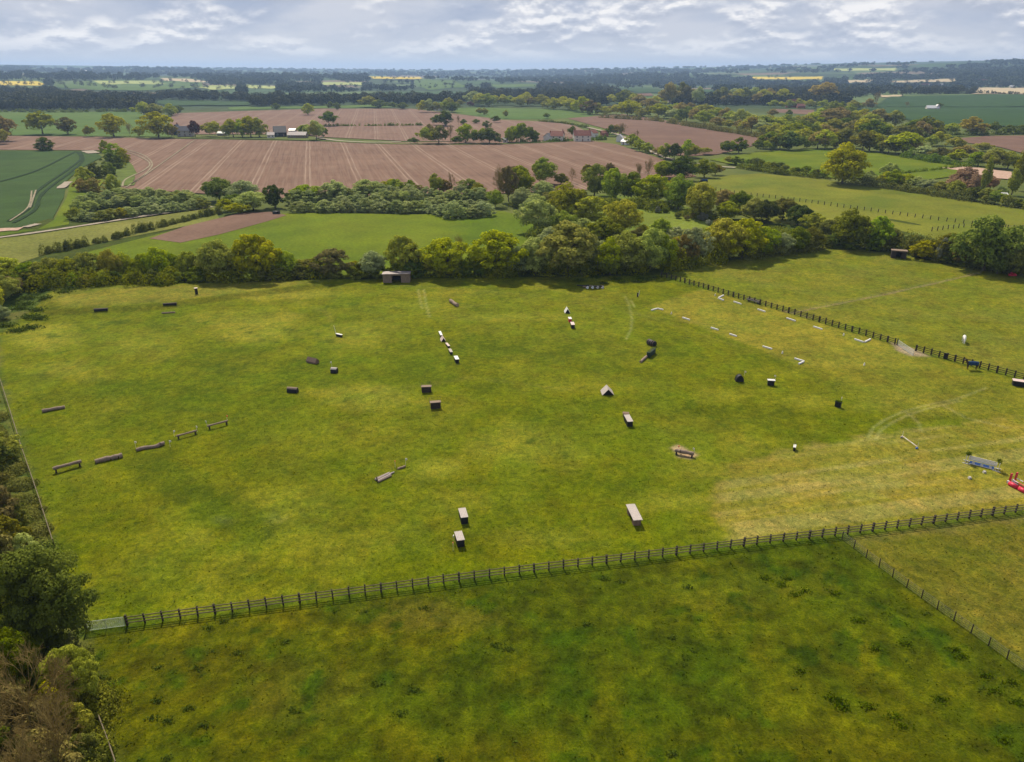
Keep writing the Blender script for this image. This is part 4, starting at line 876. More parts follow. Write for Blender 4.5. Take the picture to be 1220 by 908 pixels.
hedge('clipped_hedge', [(1064, 208), (1110, 203), (1145, 199)], 2, 1.5, MAT['dark'], 'low thin hedge crossing the meadow at right', dens=24, leaf=.5)
hedge('clipped_hedge', [(1100, 163), (1180, 160), (1290, 159)], 4, 4, MAT['dark'], 'dark hedge below the dark green crop field', dens=30, leaf=.8)
hedge('clipped_hedge', [(712, 140), (780, 144), (850, 155), (912, 165)], 7, 5, MAT['olive'], 'low olive hedge at the foot of the tree belt', dens=30, leaf=.9)
hedge('clipped_hedge', [(1100, 112), (1160, 112), (1250, 113)], 8, 6, MAT['wood'], 'dark hedge in front of the distant village', dens=10, leaf=2)
hedge('rough_scrub', [(-22, 480), (0, 530), (14, 575), (32, 625), (48, 665)], 4, .9, MAT['scrub'], 'tangled low scrub beside the left boundary fence', dens=500, leaf=.2, cat='scrub')
hedge('rough_scrub', [(70, 800), (92, 850), (112, 900), (125, 950)], 5, 1.8, MAT['scrub'], 'green scrub between the bare shrubs and the lower left fence', dens=900, leaf=.16, cat='scrub')
hedge('rough_scrub', [(0, 820), (20, 900), (30, 960)], 12, 1.6, MAT['scrub'], 'dark undergrowth below the shrubs in the lower left corner', dens=900, leaf=.2, cat='scrub')
hedge('rough_scrub', [(-30, 640), (-10, 700), (10, 780)], 12, 1.6, MAT['scrub'], 'undergrowth behind the big bushy tree', dens=600, leaf=.22, cat='scrub')
hedge('rough_scrub', [(645, 276), (660, 292), (700, 300), (780, 300), (860, 285), (960, 288)], 16, 3.2, MAT['scrub'], 'low scrub at the feet of the central copse', dens=200, leaf=.5, cat='scrub')
hedge('rough_scrub', [(625, 246), (660, 240), (760, 246), (850, 262)], 12, 3.5, MAT['scrub'], 'dense undergrowth inside the central copse', dens=120, leaf=.6, cat='scrub')

# weeds and grass tufts
def scatter(name, label, n, area, size, hgt, mat=None, colmul=1.0, seed=1, cond=None, leaves=5):
    rs = np.random.RandomState(seed); x = rs.uniform(area[0], area[1], n); y = rs.uniform(area[2], area[3], n) if len(area) == 4 else area[2] + (area[3] - area[2]) * rs.rand(n) ** area[4]
    k = np.ones(n, bool) if cond is None else cond(x, y); x = x[k]; y = y[k]; n = len(x)
    z = near_h(x, y) + .06; P = np.repeat(np.stack([x, y, z], -1), leaves, 0)
    sc = np.repeat(rs.uniform(.6, 1.3, n), leaves)[:, None]
    off = rs.normal(size=P.shape) * np.array([size, size, 0]) * sc; P = P + off; P[:, 2] += rs.uniform(.1, 1, len(P)) * hgt * sc[:, 0] * .6
    V, Fq = quads_from(P, rs.normal(size=P.shape) + np.array([0, 0, .8]), 1.0, rs=rs)
    V = (V.reshape(-1, 4, 3) - P[:, None]) * (size * 1.1) * sc[:, None] + P[:, None]; V = V.reshape(-1, 3)
    me = mesh_np(name, V, Fq, mat or M_tuft)
    if mat is None:
        cc = ground_col(P[:, 0], P[:, 1]) * colmul * rs.uniform(.75, 1.3, (len(P), 1))
        a = me.color_attributes.new('Col', 'FLOAT_COLOR', 'POINT'); a.data.foreach_set('color', np.concatenate([np.repeat(cc, 4, 0), np.ones((len(V), 1))], 1).astype(np.float32).ravel())
    return link(name, me, label=label, cat='grass' if mat is None else 'weeds', kind='stuff')
M_tuft, t, out = new_mat('grass_tufts'); ca = nd(t, 'ShaderNodeAttribute', attribute_name='Col'); principled(t, out, ca.outputs['Color'], .9, .05)
inview = lambda x, y: (np.abs(x) < y * .75 + 14) & (poly_sd(x, y, [flat_at(*p) for p in [(-500, 335), (300, 334), (560, 331), (795, 328), (850, 314), (990, 294), (1220, 328), (1500, 370), (1500, 1500), (-500, 1500)]]) < 0)
scatter('grass', 'rough grass tufts over the nearer fields', 42000, (-90, 110, 30, 130, 1.35), .10, .07, None, 1.25, 5, inview, 3)
def in_low(x, y):
    return inview(x, y) & (np.array([0]) == 0) & (ground_col(x, y)[:, 0] < .055) & (vnoise(x, y, 2.2, 77) > .58) & (vnoise(x, y, 11, 78) > .52)
scatter('weeds', 'dark green weed clumps in the lower paddock', 5000, (-70, 110, 36, 95), .17, .16, MAT['weed'], 1, 9, lambda x, y: in_low(x, y) & (poly_sd(x, y, [flat_at(*p) for p in fence_main + [(1500, 1500), (-300, 1500)]]) < -1), 7)
rsw = np.random.RandomState(5)
def clumps(name, label, spots, spread, n, leaf, hgt):
    Ps = []
    for (px, py) in spots:
        p = at(px, py); q = rsw.normal(size=(n, 3)) * np.array([spread * 1.3, spread * .8, 0]) + np.array(p); q[:, 2] = p.z + np.abs(rsw.normal(size=n)) * hgt; Ps.append(q)
    P = np.concatenate(Ps); V, Fq = quads_from(P, rsw.normal(size=P.shape) + np.array([0, 0, 1.0]), leaf, rs=rsw); link(name, mesh_np(name, V, Fq, MAT['weed']), label=label, cat='weeds', kind='stuff')
clumps('weeds', 'dark dock clumps dotted over the lower paddock at right', [(1043, 774), (998, 836), (1175, 807), (1205, 815), (1186, 825), (960, 705), (948, 709), (930, 697), (995, 708), (912, 690), (938, 690), (1022, 740), (1120, 835), (1135, 775), (1145, 783), (1065, 855), (1075, 866), (1197, 883), (1035, 842), (1210, 838), (1078, 768), (990, 832), (1003, 843), (955, 800)], .32, 90, .17, .13)
clumps('weeds', 'dark weed clumps dotted over the lower paddock at left', [(236, 797), (189, 797), (127, 822), (188, 836), (283, 780), (225, 845), (506, 726), (494, 824), (478, 850), (350, 848), (340, 766), (200, 860), (182, 857), (245, 866), (122, 810), (590, 770), (604, 775), (450, 815), (525, 906), (800, 900), (250, 750), (265, 742), (198, 905), (720, 690), (740, 694), (700, 745), (800, 760), (820, 700)], .26, 70, .16, .12)
clumps('weeds', 'nettles and brambles in the top left corner of the main field', [(x + rsw.uniform(-8, 8), y + rsw.uniform(-4, 4)) for x, y in [(10, 385), (30, 375), (20, 392), (45, 368), (30, 358), (60, 362), (15, 368), (45, 384), (75, 350), (90, 348), (50, 352), (5, 375), (25, 366), (38, 392)]], .9, 260, .35, .35)
clumps('weeds', 'nettle clumps along the top hedge right of the log heap', [(735, 333), (742, 337), (765, 332), (772, 334), (757, 336), (720, 338), (690, 335), (710, 331), (780, 331)], .8, 160, .32, .35)

# ------------------------------------------------------------------ fences
def along(pts, n=None, spacing=None):
    P = [at(*p) for p in pts]; seg = [(b - a).length for a, b in zip(P[:-1], P[1:])]; T = sum(seg)
    if n is None: n = max(1, round(T / spacing))
    res = []
    for i in range(n + 1):
        s = T * i / n; k = 0
        while k < len(seg) - 1 and s > seg[k]: s -= seg[k]; k += 1
        q = P[k].lerp(P[k + 1], min(1, s / seg[k])); q.z = gz(q.x, q.y); res.append(q)
    return res
def rail_fence(pts, label, n=None, spacing=1.8, ph=1.3, rails=(.42, .80, 1.18), pw=.14, rmat=None, cap=True, limit=99, skip=None):
    Q = along(pts, n, spacing)[:limit]; o0 = Q[0].copy()
    root = empty('post_and_rail_fence', o0, 0, label, 'fence')
    for i, q in enumerate(Q):
        hgt = ph * rnd.uniform(.97, 1.06); w_ = pw * (1.35 if i % 5 == 0 else 1)
        b = MB(); r = q - o0; dxy = (Q[min(i + 1, len(Q) - 1)] - Q[max(i - 1, 0)]); an = math.atan2(dxy.y, dxy.x)
        b.box((0, 0, hgt / 2 - .1), (w_, w_, hgt + .2), an + rnd.uniform(-.05, .05)); p = b.build('post', M_post, root); p.location = r; p.rotation_euler = (rnd.uniform(-.03, .03), rnd.uniform(-.03, .03), 0)
    for z in rails:
        b = MB()
        for i in range(len(Q) - 1):
            a, c = Q[i] - o0, Q[i + 1] - o0; d = (c - a); nrm = Vector((d.y, -d.x, 0)).normalized() * (pw / 2 + .03); ja, jb = rnd.uniform(-.02, .02), rnd.uniform(-.02, .02)
            m_ = (a + c) / 2 + nrm; Lh = d.length - .01; rz = math.atan2(d.y, d.x)
            M_ = Matrix.Translation(m_ + Vector((0, 0, z + ja))) @ Matrix.Rotation(rz, 4, 'Z') @ Matrix.Rotation(-math.atan2(d.z + jb, Lh), 4, 'Y')
            b.box((0, 0, 0), (Lh, .04, .11), 0, M_)
        b.build('rail', rmat or M_rail, root)
    return root
rail_fence(fence_main[1:], 'long post and rail fence crossing the foreground from the metal gate', spacing=1.8, limit=97, pw=.16)
rail_fence([(788, 330), (796, 331.5), (957, 378), (1066, 410)], 'post and rail fence between riding arena and horse paddock, left of its gate', n=41, ph=1.4, pw=.22, rmat=M_post)
rail_fence([(1091, 418), (1220, 452.5), (1300, 474)], 'post and rail fence behind the dark horse, right of the gate', n=20, ph=1.4, pw=.22, rmat=M_post)
def wire_fence(pts, label, spacing=2.4, ph=1.15, wires=(.25, .5, .75, 1.0), name='wire_fence', pw=.09, wr=.014, net=False, toprail=None, n=None, pmat=None, limit=99):
    Q = along(pts, n, spacing)[:limit]; o0 = Q[0].copy(); root = empty(name, o0, 0, label, 'fence')
    for q in Q:
        b = MB(); b.tube((0, 0, -.2), (0, 0, ph * rnd.uniform(.95, 1.08)), pw / 2, pw / 2.3, 7); p = b.build('post', pmat or M_post, root); p.location = q - o0; p.rotation_euler = (rnd.uniform(-.05, .05), rnd.uniform(-.05, .05), 0)
    b = MB()
    for z in wires:
        for i in range(len(Q) - 1): b.tube(Q[i] - o0 + Vector((0, 0, z)), Q[i + 1] - o0 + Vector((0, 0, z)), wr, wr, 4, False)
    if net:
        for i in range(len(Q) - 1):
            for k in range(1, 5):
                q = (Q[i] - o0).lerp(Q[i + 1] - o0, k / 5); b.tube(q + Vector((0, 0, .05)), q + Vector((0, 0, wires[-1])), wr * .7, wr * .7, 3, False)
    b.build('wire', M_wire, root)
    if toprail:
        b = MB()
        for i in range(len(Q) - 1):
            a, c = Q[i] - o0, Q[i + 1] - o0; b.tube(a + Vector((0, 0, toprail)), c + Vector((0, 0, toprail)), .06, .05, 6)
        b.build('rail', M_rail, root)
    return root
wire_fence([(1003, 643), (1040, 671), (1097, 713), (1158, 756), (1222, 803)], 'netted wire fence on wooden posts dividing the two lower paddocks', spacing=2.0, net=True, ph=1.2, wires=(.15, .4, .65, .9, 1.1), pw=.13, wr=.015)
wire_fence([(-14, 415), (0, 452), (12, 490), (27, 538), (45, 590), (65, 652)], 'boundary fence with pale top rail along the left side of the main field', spacing=3.0, toprail=1.1, ph=1.2)
wire_fence([(120, 862), (130, 888), (141, 920)], 'short boundary fence with pale rail at the bottom left corner', spacing=2.4, toprail=1.1, ph=1.2)
wire_fence([(945, 373), (990, 365), (1060, 351), (1168, 326)], 'faint electric tape fence across the right-hand horse paddock', spacing=5.5, ph=1.0, wires=(.6, .95), pw=.06, wr=.012, name='tape_fence', pmat=M_rail)
wire_fence([(822, 222), (880, 232), (935, 238), (1000, 247), (1110, 262), (1200, 273), (1280, 283)], 'dark post fence crossing the far pasture', spacing=3.0, ph=1.6, wires=(.8, 1.4), pw=.34, wr=.04, name='post_fence')
wire_fence([(1110, 276), (1150, 271), (1280, 275)], 'short dark post fence at the right of the far pasture', spacing=3.0, ph=1.6, wires=(.8, 1.4), pw=.34, wr=.04, name='post_fence')
def gate(a, b_, label, h=1.2, bars=7):
    A, B = at(*a), at(*b_); root = empty('field_gate', A, math.atan2(B.y - A.y, B.x - A.x), label, 'gate'); Lg = (B - A).length; f = MB()
    for x in (.06, Lg - .06): f.tube((x, 0, .12), (x, 0, h), .035)
    for z in (.12, h): f.tube((.06, 0, z), (Lg - .06, 0, z), .035)
    f.tube((.06, 0, .12), (Lg / 2, 0, h), .025); f.tube((Lg / 2, 0, .12), (Lg / 2, 0, h), .028)
    f.build('frame', M_metal, root)
    g = MB()
    for i in range(1, bars): g.tube((.06, 0, .12 + (h - .12) * i / bars), (Lg - .06, 0, .12 + (h - .12) * i / bars), .018, n=6)
    for i in range(1, int(Lg / .22)): g.tube((i * .22, 0, .12), (i * .22, 0, h), .010, n=4)
    g.build('mesh_bars', M_metal, root)
    for x in (-.12,): q = MB().box((x, 0, .6), (.18, .18, 1.6)).build('post', M_post, root)
    return root
gate((105, 753), (150, 747), 'wide pale metal gate at the left end of the foreground fence', 1.25)
gate((1069, 411), (1088, 424), 'open pale metal gate on bare soil in the right-hand paddock fence', 1.2)

# ------------------------------------------------------------------ cross-country jumps
def head(p0, p1): return math.atan2(p1.y - p0.y, p1.x - p0.x)
def flag(px, py, mat, label, h=1.15, grp='small marker flags beside the jumps'):
    p = at(px, py); root = empty('marker_flag', p, rnd.uniform(0, 6), label, 'flag', grp)
    MB().tube((0, 0, -.1), (0, 0, h), .018, n=6).build('pole', M_white, root)
    b = MB(); b.prism([(0, h - .34), (.26, h - .30), (.30, h - .17), (.26, h - .04), (0, h)], -.03, .03); b.build('flag', mat, root)
    return root
def log(name, a, b, r, label, group=None, legs=False, z=0.0, ends=True, wob=.12):
    A, B = at(*a), at(*b); Lg = (B - A).length; root = empty(name, (A + B) / 2, head(A, B), label, 'jump', group); m = MB(); rs = random.Random(int(a[0]))
    n = 7; n2 = 12; off = [Vector((0, rs.uniform(-wob, wob) * r * 2, rs.uniform(-wob, wob) * r)) for _ in range(n + 1)]
    cz = z + (r * .85 if not legs else z)
    rad = [r * rs.uniform(.88, 1.12) for _ in range(n + 1)]
    cs = [Vector((-Lg / 2 + Lg * i / n, 0, z + r * .85)) + off[i] for i in range(n + 1)]
    for i in range(n): m.tube(cs[i], cs[i + 1], rad[i], rad[i + 1], n2, False)
    m.build('trunk_log', M_log, root, True)
    for s, c_, d in ((-1, cs[0], rad[0]), (1, cs[-1], rad[-1])):
        MB().tube(c_ - Vector((.01 * -s, 0, 0)), c_ + Vector((.03 * s, 0, 0)), d * .97, d * .95, n2).build('cut_end', M_logend, root)
    if legs:
        for s in (-1, 1):
            b_ = MB(); x = s * Lg * .42
            b_.tube((x, -r * 1.1, -.1), (x, -r * .3, z + r * .5), .11, .10, 8); b_.tube((x, r * 1.1, -.1), (x, r * .3, z + r * .5), .11, .10, 8); b_.build('leg', M_post, root)
    return root
GL = 'row of log jumps on the left of the field'
log('log_jump', (64.5, 563.5), (98, 554.5), .27, 'thick log raised on legs, leftmost of the row of log jumps', GL, True, .48)
log('log_jump', (114, 552), (146, 545), .36, 'thick brown log lying on the grass, second from the left in the log row', GL)
log('log_jump', (163, 538), (196, 530.5), .30, 'wavy brown log lying on the grass, middle of the log row', GL, wob=.35)
log('log_jump', (211, 523.5), (235, 517), .15, 'thin rail jump on low legs, second from the right in the log row', GL, True, .42)
log('log_jump', (248, 512), (272, 505.5), .16, 'thin rail jump on dark legs beside an orange flag, rightmost of the log row', GL, True, .5)
log('log_jump', (51, 491.5), (77.5, 487), .30, 'single brown log near the left fence, above the row of log jumps')
for px, py, mt_, lb in [(162, 534, M_white, 'white flag at the left end of the wavy log'), (203, 533, M_white, 'white flag at the right end of the wavy log'), (208, 521, M_white, 'white flag at the left end of the thin rail jump'), (235, 515, M_white, 'white flag at the right end of the thin rail jump'), (247, 509, M_white, 'white flag left of the rightmost rail jump'), (271, 502, M_orange, 'orange flag at the right end of the rightmost rail jump'),
                       (471, 558, M_orange, 'orange flag left of the small log in the middle of the field'), (483.5, 555, M_white, 'white flag right of the small log in the middle of the field'), (541, 647, M_white, 'white flag beside the nearest palisade box'), (540, 657, M_orange, 'orange flag lying low in front of the nearest palisade box'), (807.5, 539, M_orange, 'red flag at the left end of the log on the bare patch'), (826.5, 542, M_white, 'white flag at the right end of the log on the bare patch'),
                       (395.5, 437, M_white, 'white flag behind the small cabin jump'), (886.5, 449, M_white, 'white flag beside the black barrel jump'), (923.5, 454, M_white, 'white flag beside the white-topped black box'), (1002, 480, M_white, 'white flag beside the black brush box')]:
    flag(px, py, mt_, lb)
GB = 'boarded box jumps in the main field'
def box_jump(a, b_, wd, h, label, top=M_plank, side=M_black, name='box_jump', roof='flat', overhang=.08, group=GB, legs=False, brush=None):
    """box jump lying along a->b on the ground"""
    A, B = at(*a), at(*b_); Lg = (B - A).length; root = empty(name, (A + B) / 2, head(A, B), label, 'jump', group)
    body = MB()
    if roof == 'flat':
        if legs:
            for s in (-1, 1): body.box((s * Lg * .33, 0, h * .45), (Lg * .22, wd * .78, h * .9))
        else: body.box((0, 0, (h - .06) / 2 - .05), (Lg - .06, wd - .1, h - .06 + .1))
        body.build('side_boards' if not legs else 'support', side, root)
        n = max(3, round(wd / .2)) if Lg > wd else max(3, round(Lg / .2)); t_ = MB()
        for i in range(n):
            y = -wd / 2 + wd * (i + .5) / n; t_.box((rnd.uniform(-.02, .02), y, h), (Lg + overhang * 2, wd / n - .015, .07))
        t_.build('top_planks', top, root)
    elif roof == 'gable':
        body.prism([(-wd / 2, -.05), (wd / 2, -.05), (wd / 2, h * .35), (0, h * .93), (-wd / 2, h * .35)], -Lg / 2, Lg / 2)
        o = body.build('side_boards', side, root); o.rotation_euler[2] = R(90)
        for s in (-1, 1):
            t_ = MB(); n = 5
            for i in range(n):
                f0, f1 = i / n, (i + .93) / n; xa, za = s * wd * .56 * (1 - f0), h * .30 + h * .70 * f0; xb, zb = s * wd * .56 * (1 - f1), h * .30 + h * .70 * f1
                t_.prism([(xa, za), (xb, zb), (xb, zb + .06), (xa, za + .06)] if s > 0 else [(xb, zb), (xa, za), (xa, za + .06), (xb, zb + .06)], -Lg / 2 - .08, Lg / 2 + .08)
            o = t_.build('roof_boards', top, root); o.rotation_euler[2] = R(90)
    elif roof == 'aframe':
        for s in (-1, 1):
            t_ = MB(); n = 7
            for i in range(n):
                f0, f1 = i / n, (i + .93) / n; xa, za = s * wd * .5 * (1 - f0), h * f0; xb, zb = s * wd * .5 * (1 - f1), h * f1
                t_.prism([(xa, za - .02), (xb, zb - .02), (xb, zb + .05), (xa, za + .05)], -Lg / 2, Lg / 2)
            o = t_.build('roof_boards', top, root); o.rotation_euler[2] = R(90)
        for y_ in (-Lg / 2 + .15, Lg / 2 - .2):
            f_ = MB(); f_.prism([(-wd * .44, -.02), (wd * .44, -.02), (0, h * .9)], y_, y_ + .05); o = f_.build('gable_panel', side, root); o.rotation_euler[2] = R(90)
    elif roof == 'round':
        prof = [(wd / 2 * math.cos(math.pi * i / 12), -.05 + (h + .05) * math.sin(math.pi * i / 12)) for i in range(13)]
        body.prism(prof, -Lg / 2 + .05, Lg / 2 - .05); o = body.build('body', side, root, False); o.rotation_euler[2] = R(90)
        t_ = MB(); prof2 = [((wd / 2 + .03) * math.cos(math.pi * i / 12), (h + .03) * math.sin(math.pi * i / 12)) for i in range(3, 10)]
        prof3 = [((wd / 2 + .005) * math.cos(math.pi * i / 12), (h + .002) * math.sin(math.pi * i / 12)) for i in range(9, 2, -1)]
        t_.prism(prof2 + prof3, -Lg / 2, Lg / 2); o = t_.build('curved_top', top, root); o.rotation_euler[2] = R(90)
    if brush:
        rs = np.random.RandomState(int(a[0])); P = np.stack([rs.uniform(-Lg / 2, Lg / 2, 260), rs.uniform(-wd / 2.4, wd / 2.4, 260), rs.uniform(h, h + .3, 260)], -1)
        V, Fq = quads_from(P, rs.normal(size=P.shape), .12, rs=rs); link('brush', mesh_np('brush', V, Fq, MAT[brush]), root)
    return root
box_jump((367.5, 431), (378, 433.5), 1.1, 1.05, 'brown hut-shaped box jump with a ridge roof at left centre', M_brownp, M_brownp, 'hut_jump', 'gable')
box_jump((395, 443.5), (402, 444), 1.3, 1.0, 'small rounded cabin jump with a pale top beside a white flag', M_plank, M_black, 'cabin_jump', 'round')
box_jump((343, 467), (355, 468), 1.0, .95, 'pale-topped table jump with a dark gap below at left centre', M_log, M_black, 'table_jump', 'round')
box_jump((502.5, 467), (514, 466.5), .9, 1.15, 'dark brown panel box, upper one of the pair at centre', M_log, M_post, brush=None)  # dark panels of this pair, with the shade on their sides put into the colour
box_jump((513, 486.5), (525, 485.5), .9, 1.2, 'dark brown panel box, lower one of the pair at centre', M_log, M_post)
for x, y in [(502.5, 466), (513.5, 465), (512, 485), (525, 484)]:
    p = at(x, y + .5); MB().tube((0, 0, -.1), (0, 0, 2.0), .025, n=6).build('marker_pole', M_rail, None, label=None).location = p
    o = COL.objects[-1]; tag(o, {502.5: 'thin pole at the left of the upper dark panel box', 513.5: 'thin pole at the right of the upper dark panel box', 512: 'thin pole at the left of the lower dark panel box', 525: 'thin pole at the right of the lower dark panel box'}[x], 'pole', 'thin poles beside the dark panel boxes')
box_jump((550.5, 614.5), (553.8, 625.5), 1.0, 1.05, 'plank-topped box jump, upper of the pair near the foreground fence', M_plank, M_black, overhang=.04)
box_jump((546, 642.5), (549.5, 653), 1.0, 1.05, 'plank-topped box jump beside an orange flag, nearest the foreground fence', M_plank, M_black, overhang=.04)
box_jump((750.5, 609), (759.5, 627.5), 1.25, 1.05, 'long pale table jump on brown supports near the foreground fence', M_plank, M_brownp, 'table_jump', legs=True)
box_jump((722.2, 465.5), (724.6, 471.5), 2.2, 1.15, 'pale pitched roof jump standing on the grass like a small tent', M_plank, M_black, 'roof_jump', 'aframe')
box_jump((746.2, 501), (750.5, 509), 1.0, 1.0, 'pale-topped black table jump with a brown crate step behind', M_plank, M_black, 'table_jump')
box_jump((742, 496.5), (748.5, 497), .8, .7, 'brown slatted crate against the far end of the pale-topped black table', M_brownp, M_brownp, 'crate_jump')
log('log_jump', (804, 541), (826, 545), .30, 'dark log jump over a bare soil patch beside a red flag', None, True, .35)
r_ = empty('barrel_jump', at(776, 412), R(-58), 'dark rolled barrel jump, topmost of the three dark jumps right of centre', 'jump'); b = MB(); b.tube((-1.0, 0, .55), (1.0, 0, .55), .62, .62, 18); b.build('barrel', M_black, r_, True)
b = MB(); [b.tube((x - .04, 0, .55), (x + .04, 0, .55), .65, .65, 18) for x in (-.85, -.3, .3, .85)]; b.build('hoop', M_brownp, r_)
box_jump((772, 427), (779, 421), .8, 1.1, 'dark green box jump, middle one of the three dark jumps', M_dgreen, M_dgreen, brush='dark')
log('log_jump', (763, 433), (771, 426), .26, 'small dark log, lowest of the three dark jumps right of centre')
r_ = empty('barrel_jump', at(880.5, 454.5), R(0), 'black half-round tunnel jump beside a white flag', 'jump'); b = MB(); b.prism([(.75 * math.cos(math.pi * i / 14), 1.25 * math.sin(math.pi * i / 14) - .03) for i in range(15)], -.5, .5); b.build('half_barrel', M_black, r_)
b = MB(); [b.prism([((.77) * math.cos(math.pi * i / 14), 1.28 * math.sin(math.pi * i / 14)) for i in range(15)] + [((.70) * math.cos(math.pi * i / 14), 1.2 * math.sin(math.pi * i / 14)) for i in range(14, -1, -1)], y - .05, y + .05) for y in (-.46, .46)]; b.build('rim', M_post, r_)
box_jump((914, 459), (922, 459.5), .8, 1.05, 'black box jump with a bright white top right of the black tunnel', M_white, M_black)
box_jump((994.5, 484), (1001.5, 486), .6, .95, 'black brush box jump alone on the right of the main field', M_black, M_black, brush='dark')
box_jump((945.8, 537.5), (946.5, 534.5), .42, .65, 'small narrow white box on the grass beside the mown strip', M_white, M_black)
MB().tube((0, 0, -.1), (0, 0, 1.5), .025, n=6).build('marker_pole', M_rail).location = at(945.8, 535)
tag(COL.objects[-1], 'thin pole beside the small narrow white box', 'pole')
# five-part line
GS = 'line of small jumps running away at centre'
box_jump((524, 398), (526, 402.5), .55, .6, 'farthest and smallest white block in the line of five jumps', M_white, M_black, 'block_jump', group=GS)
box_jump((527, 404), (528.6, 407.5), 1.05, .85, 'pinkish roof-shaped jump, second in the line of five', M_pink, M_black, 'roof_jump', 'aframe', group=GS)
box_jump((532, 411.5), (535, 415), .5, .5, 'low pinkish block, third in the line of five jumps', M_pink, M_black, 'block_jump', group=GS)
box_jump((535.8, 419), (538, 422.8), .6, .6, 'greyish white block, fourth in the line of five jumps', M_plank, M_black, 'block_jump', group=GS)
box_jump((543, 429), (545, 433), .8, .85, 'bright white block nearest the camera in the line of five jumps', M_white, M_black, 'block_jump', group=GS)
box_jump((675, 371), (676.3, 374), 1.35, 1.15, 'white pitched jump with dark end, topmost of three white jumps', M_white, M_black, 'roof_jump', 'aframe', group='three white jumps right of centre')
box_jump((678.4, 382.5), (679.4, 384.8), .75, .85, 'white upright block with a red panel, middle of three white jumps', M_white, M_red, 'block_jump', group='three white jumps right of centre')
box_jump((681.4, 389), (682.6, 392.3), .85, .95, 'white and black block with a pinkish side, lowest of three white jumps', M_pink, M_black, 'block_jump', group='three white jumps right of centre')
box_jump((401, 400), (407.5, 401.5), .5, .55, 'low white wedge with a dark front left of centre', M_white, M_black, 'block_jump', group=None)
r_ = MB(); r_.tube((0, 0, -.1), (-.5, .3, 2.3), .05, .03); o = r_.build('leaning_pole', M_white, None, label='white pole leaning over the low white wedge', cat='pole'); o.location = at(401, 399.5)
box_jump((233.5, 354), (236.5, 353.5), .8, 1.6, 'white-topped black block standing on the grassy bank', M_pink, M_black, 'block_jump', group=None)
log('log_jump', (536.5, 360), (545, 365.5), .45, 'thick log end-on to the camera near the top of the field')
box_jump((113, 372.5), (129, 371.5), .7, .5, 'dark sleeper step set in the grass bank, farthest left', M_post, M_black, 'sleeper_step', group='dark sleeper steps on the bank')
box_jump((195, 366), (211, 365), .7, .45, 'dark sleeper step on top of the bank', M_post, M_black, 'sleeper_step', group='dark sleeper steps on the bank')
log('rail_step', (193, 374), (208.5, 373), .18, 'pale rail lying in front of the dark sleeper step')
# lying log pile: several poles side by side
A_, B_ = at(447, 575), at(467, 566); root = empty('log_pile', (A_ + B_) / 2, head(A_, B_), 'flat pile of grey split logs lying on the grass at centre', 'log pile')
for k in range(5):
    MB().tube((-1.3 + rnd.uniform(-.2, .2), -.5 + k * .25, .14), (1.2 + rnd.uniform(-.25, .25), -.5 + k * .25 + rnd.uniform(-.06, .06), .14 + (.1 if k % 2 else 0)), .14, .12, 9).build('log', M_plank if k % 2 else M_log, root, False)
MB().tube((1.0, .1, .15), (2.0, .1, .12), .13, .1, 9).build('log', M_plank, root); MB().tube((-1.35, -.3, .3), (-.9, .45, .3), .12, .12, 9).build('log', M_post, root)
log('log_jump', (474, 560.5), (483, 557.5), .17, 'small dark log between the orange and white flags at centre')
# coloured show jumps
def wing(parent, x, mat, h=1.5, pl=True, wd=.6):
    b = MB()
    for y in (-wd / 2, wd / 2): b.box((x, y, h / 2), (.07, .07, h))
    for z in (.15, h * .55, h - .1): b.box((x, 0, z), (.05, wd, .07))
    for k in range(4): b.box((x, -wd / 2 + wd * (k + 1) / 5, h / 2), (.03, .06, h * .85))
    for y in (-wd / 2, wd / 2): b.box((x, y, .04), (.7, .07, .08))
    b.build('wing', mat, parent)
A_, B_ = at(1150, 551), at(1189, 561); Lg = (B_ - A_).length; root = empty('show_jump', (A_ + B_) / 2, head(A_, B_), 'white show jump with blue planks and dark green wing tops', 'jump')
for s in (-1, 1):
    wing(root, s * (Lg / 2), M_white, 1.45, True, 1.1); wing(root, s * (Lg / 2 - .35), M_white, 1.1, True, .9)
    rs = np.random.RandomState(8 + s); P = rs.normal(size=(300, 3)) * np.array([.17, .25, .14]) + np.array([s * (Lg / 2 - .15), 0, 1.52]); V, Fq = quads_from(P, rs.normal(size=P.shape), .14, rs=rs); link('shrub', mesh_np('shrub', V, Fq, MAT['dark']), root)
b = MB(); [b.box((0, .1, z), (Lg - .8, .05, .2)) for z in (.62, .86, 1.1)]; b.build('white_planks', M_white, root)
MB().box((0, -.15, .28), (Lg - 1.1, .06, .42)).build('blue_board', M_blue, root); MB().tube((-Lg / 2 + .5, -.3, .1), (Lg / 2 - .5, -.3, .1), .06).build('ground_pole', M_white, root)
b = MB(); [b.box((x, -.19, .28), (.35, .04, .3)) for x in (-1.1, 0, 1.1)]; b.build('white_panels', M_white, root)
A_, B_ = at(1202, 576), at(1240, 596); root = empty('show_jump', A_, head(A_, B_), 'red and white show jump cut by the right edge of the picture', 'jump')
for x, y in ((0, 0), (.1, .95)):
    b = MB(); b.box((x, y, .8), (.14, .35, 1.5)); b.box((x, y, .05), (.7, .3, .1)); b.build('wing', M_red, root)
    b = MB(); b.box((x, y - .25, .2), (.3, .2, .4)); b.build('foot', M_white, root)
for y, z in ((-.1, .75), (.85, .75), (-.1, .45)):
    for k in range(4): MB().tube((.3 + k * 1.0, y, z), (1.3 + k * 1.0, y, z), .06).build('pole_band', M_white if k % 2 == 0 else M_red, root)
for x in (1.0, 2.5, 3.9):
    b = MB(); b.tube((x - .6, -.55, .28), (x + .6, -.55, .28), .32, .32, 14); b.build('filler', M_red, root, True)
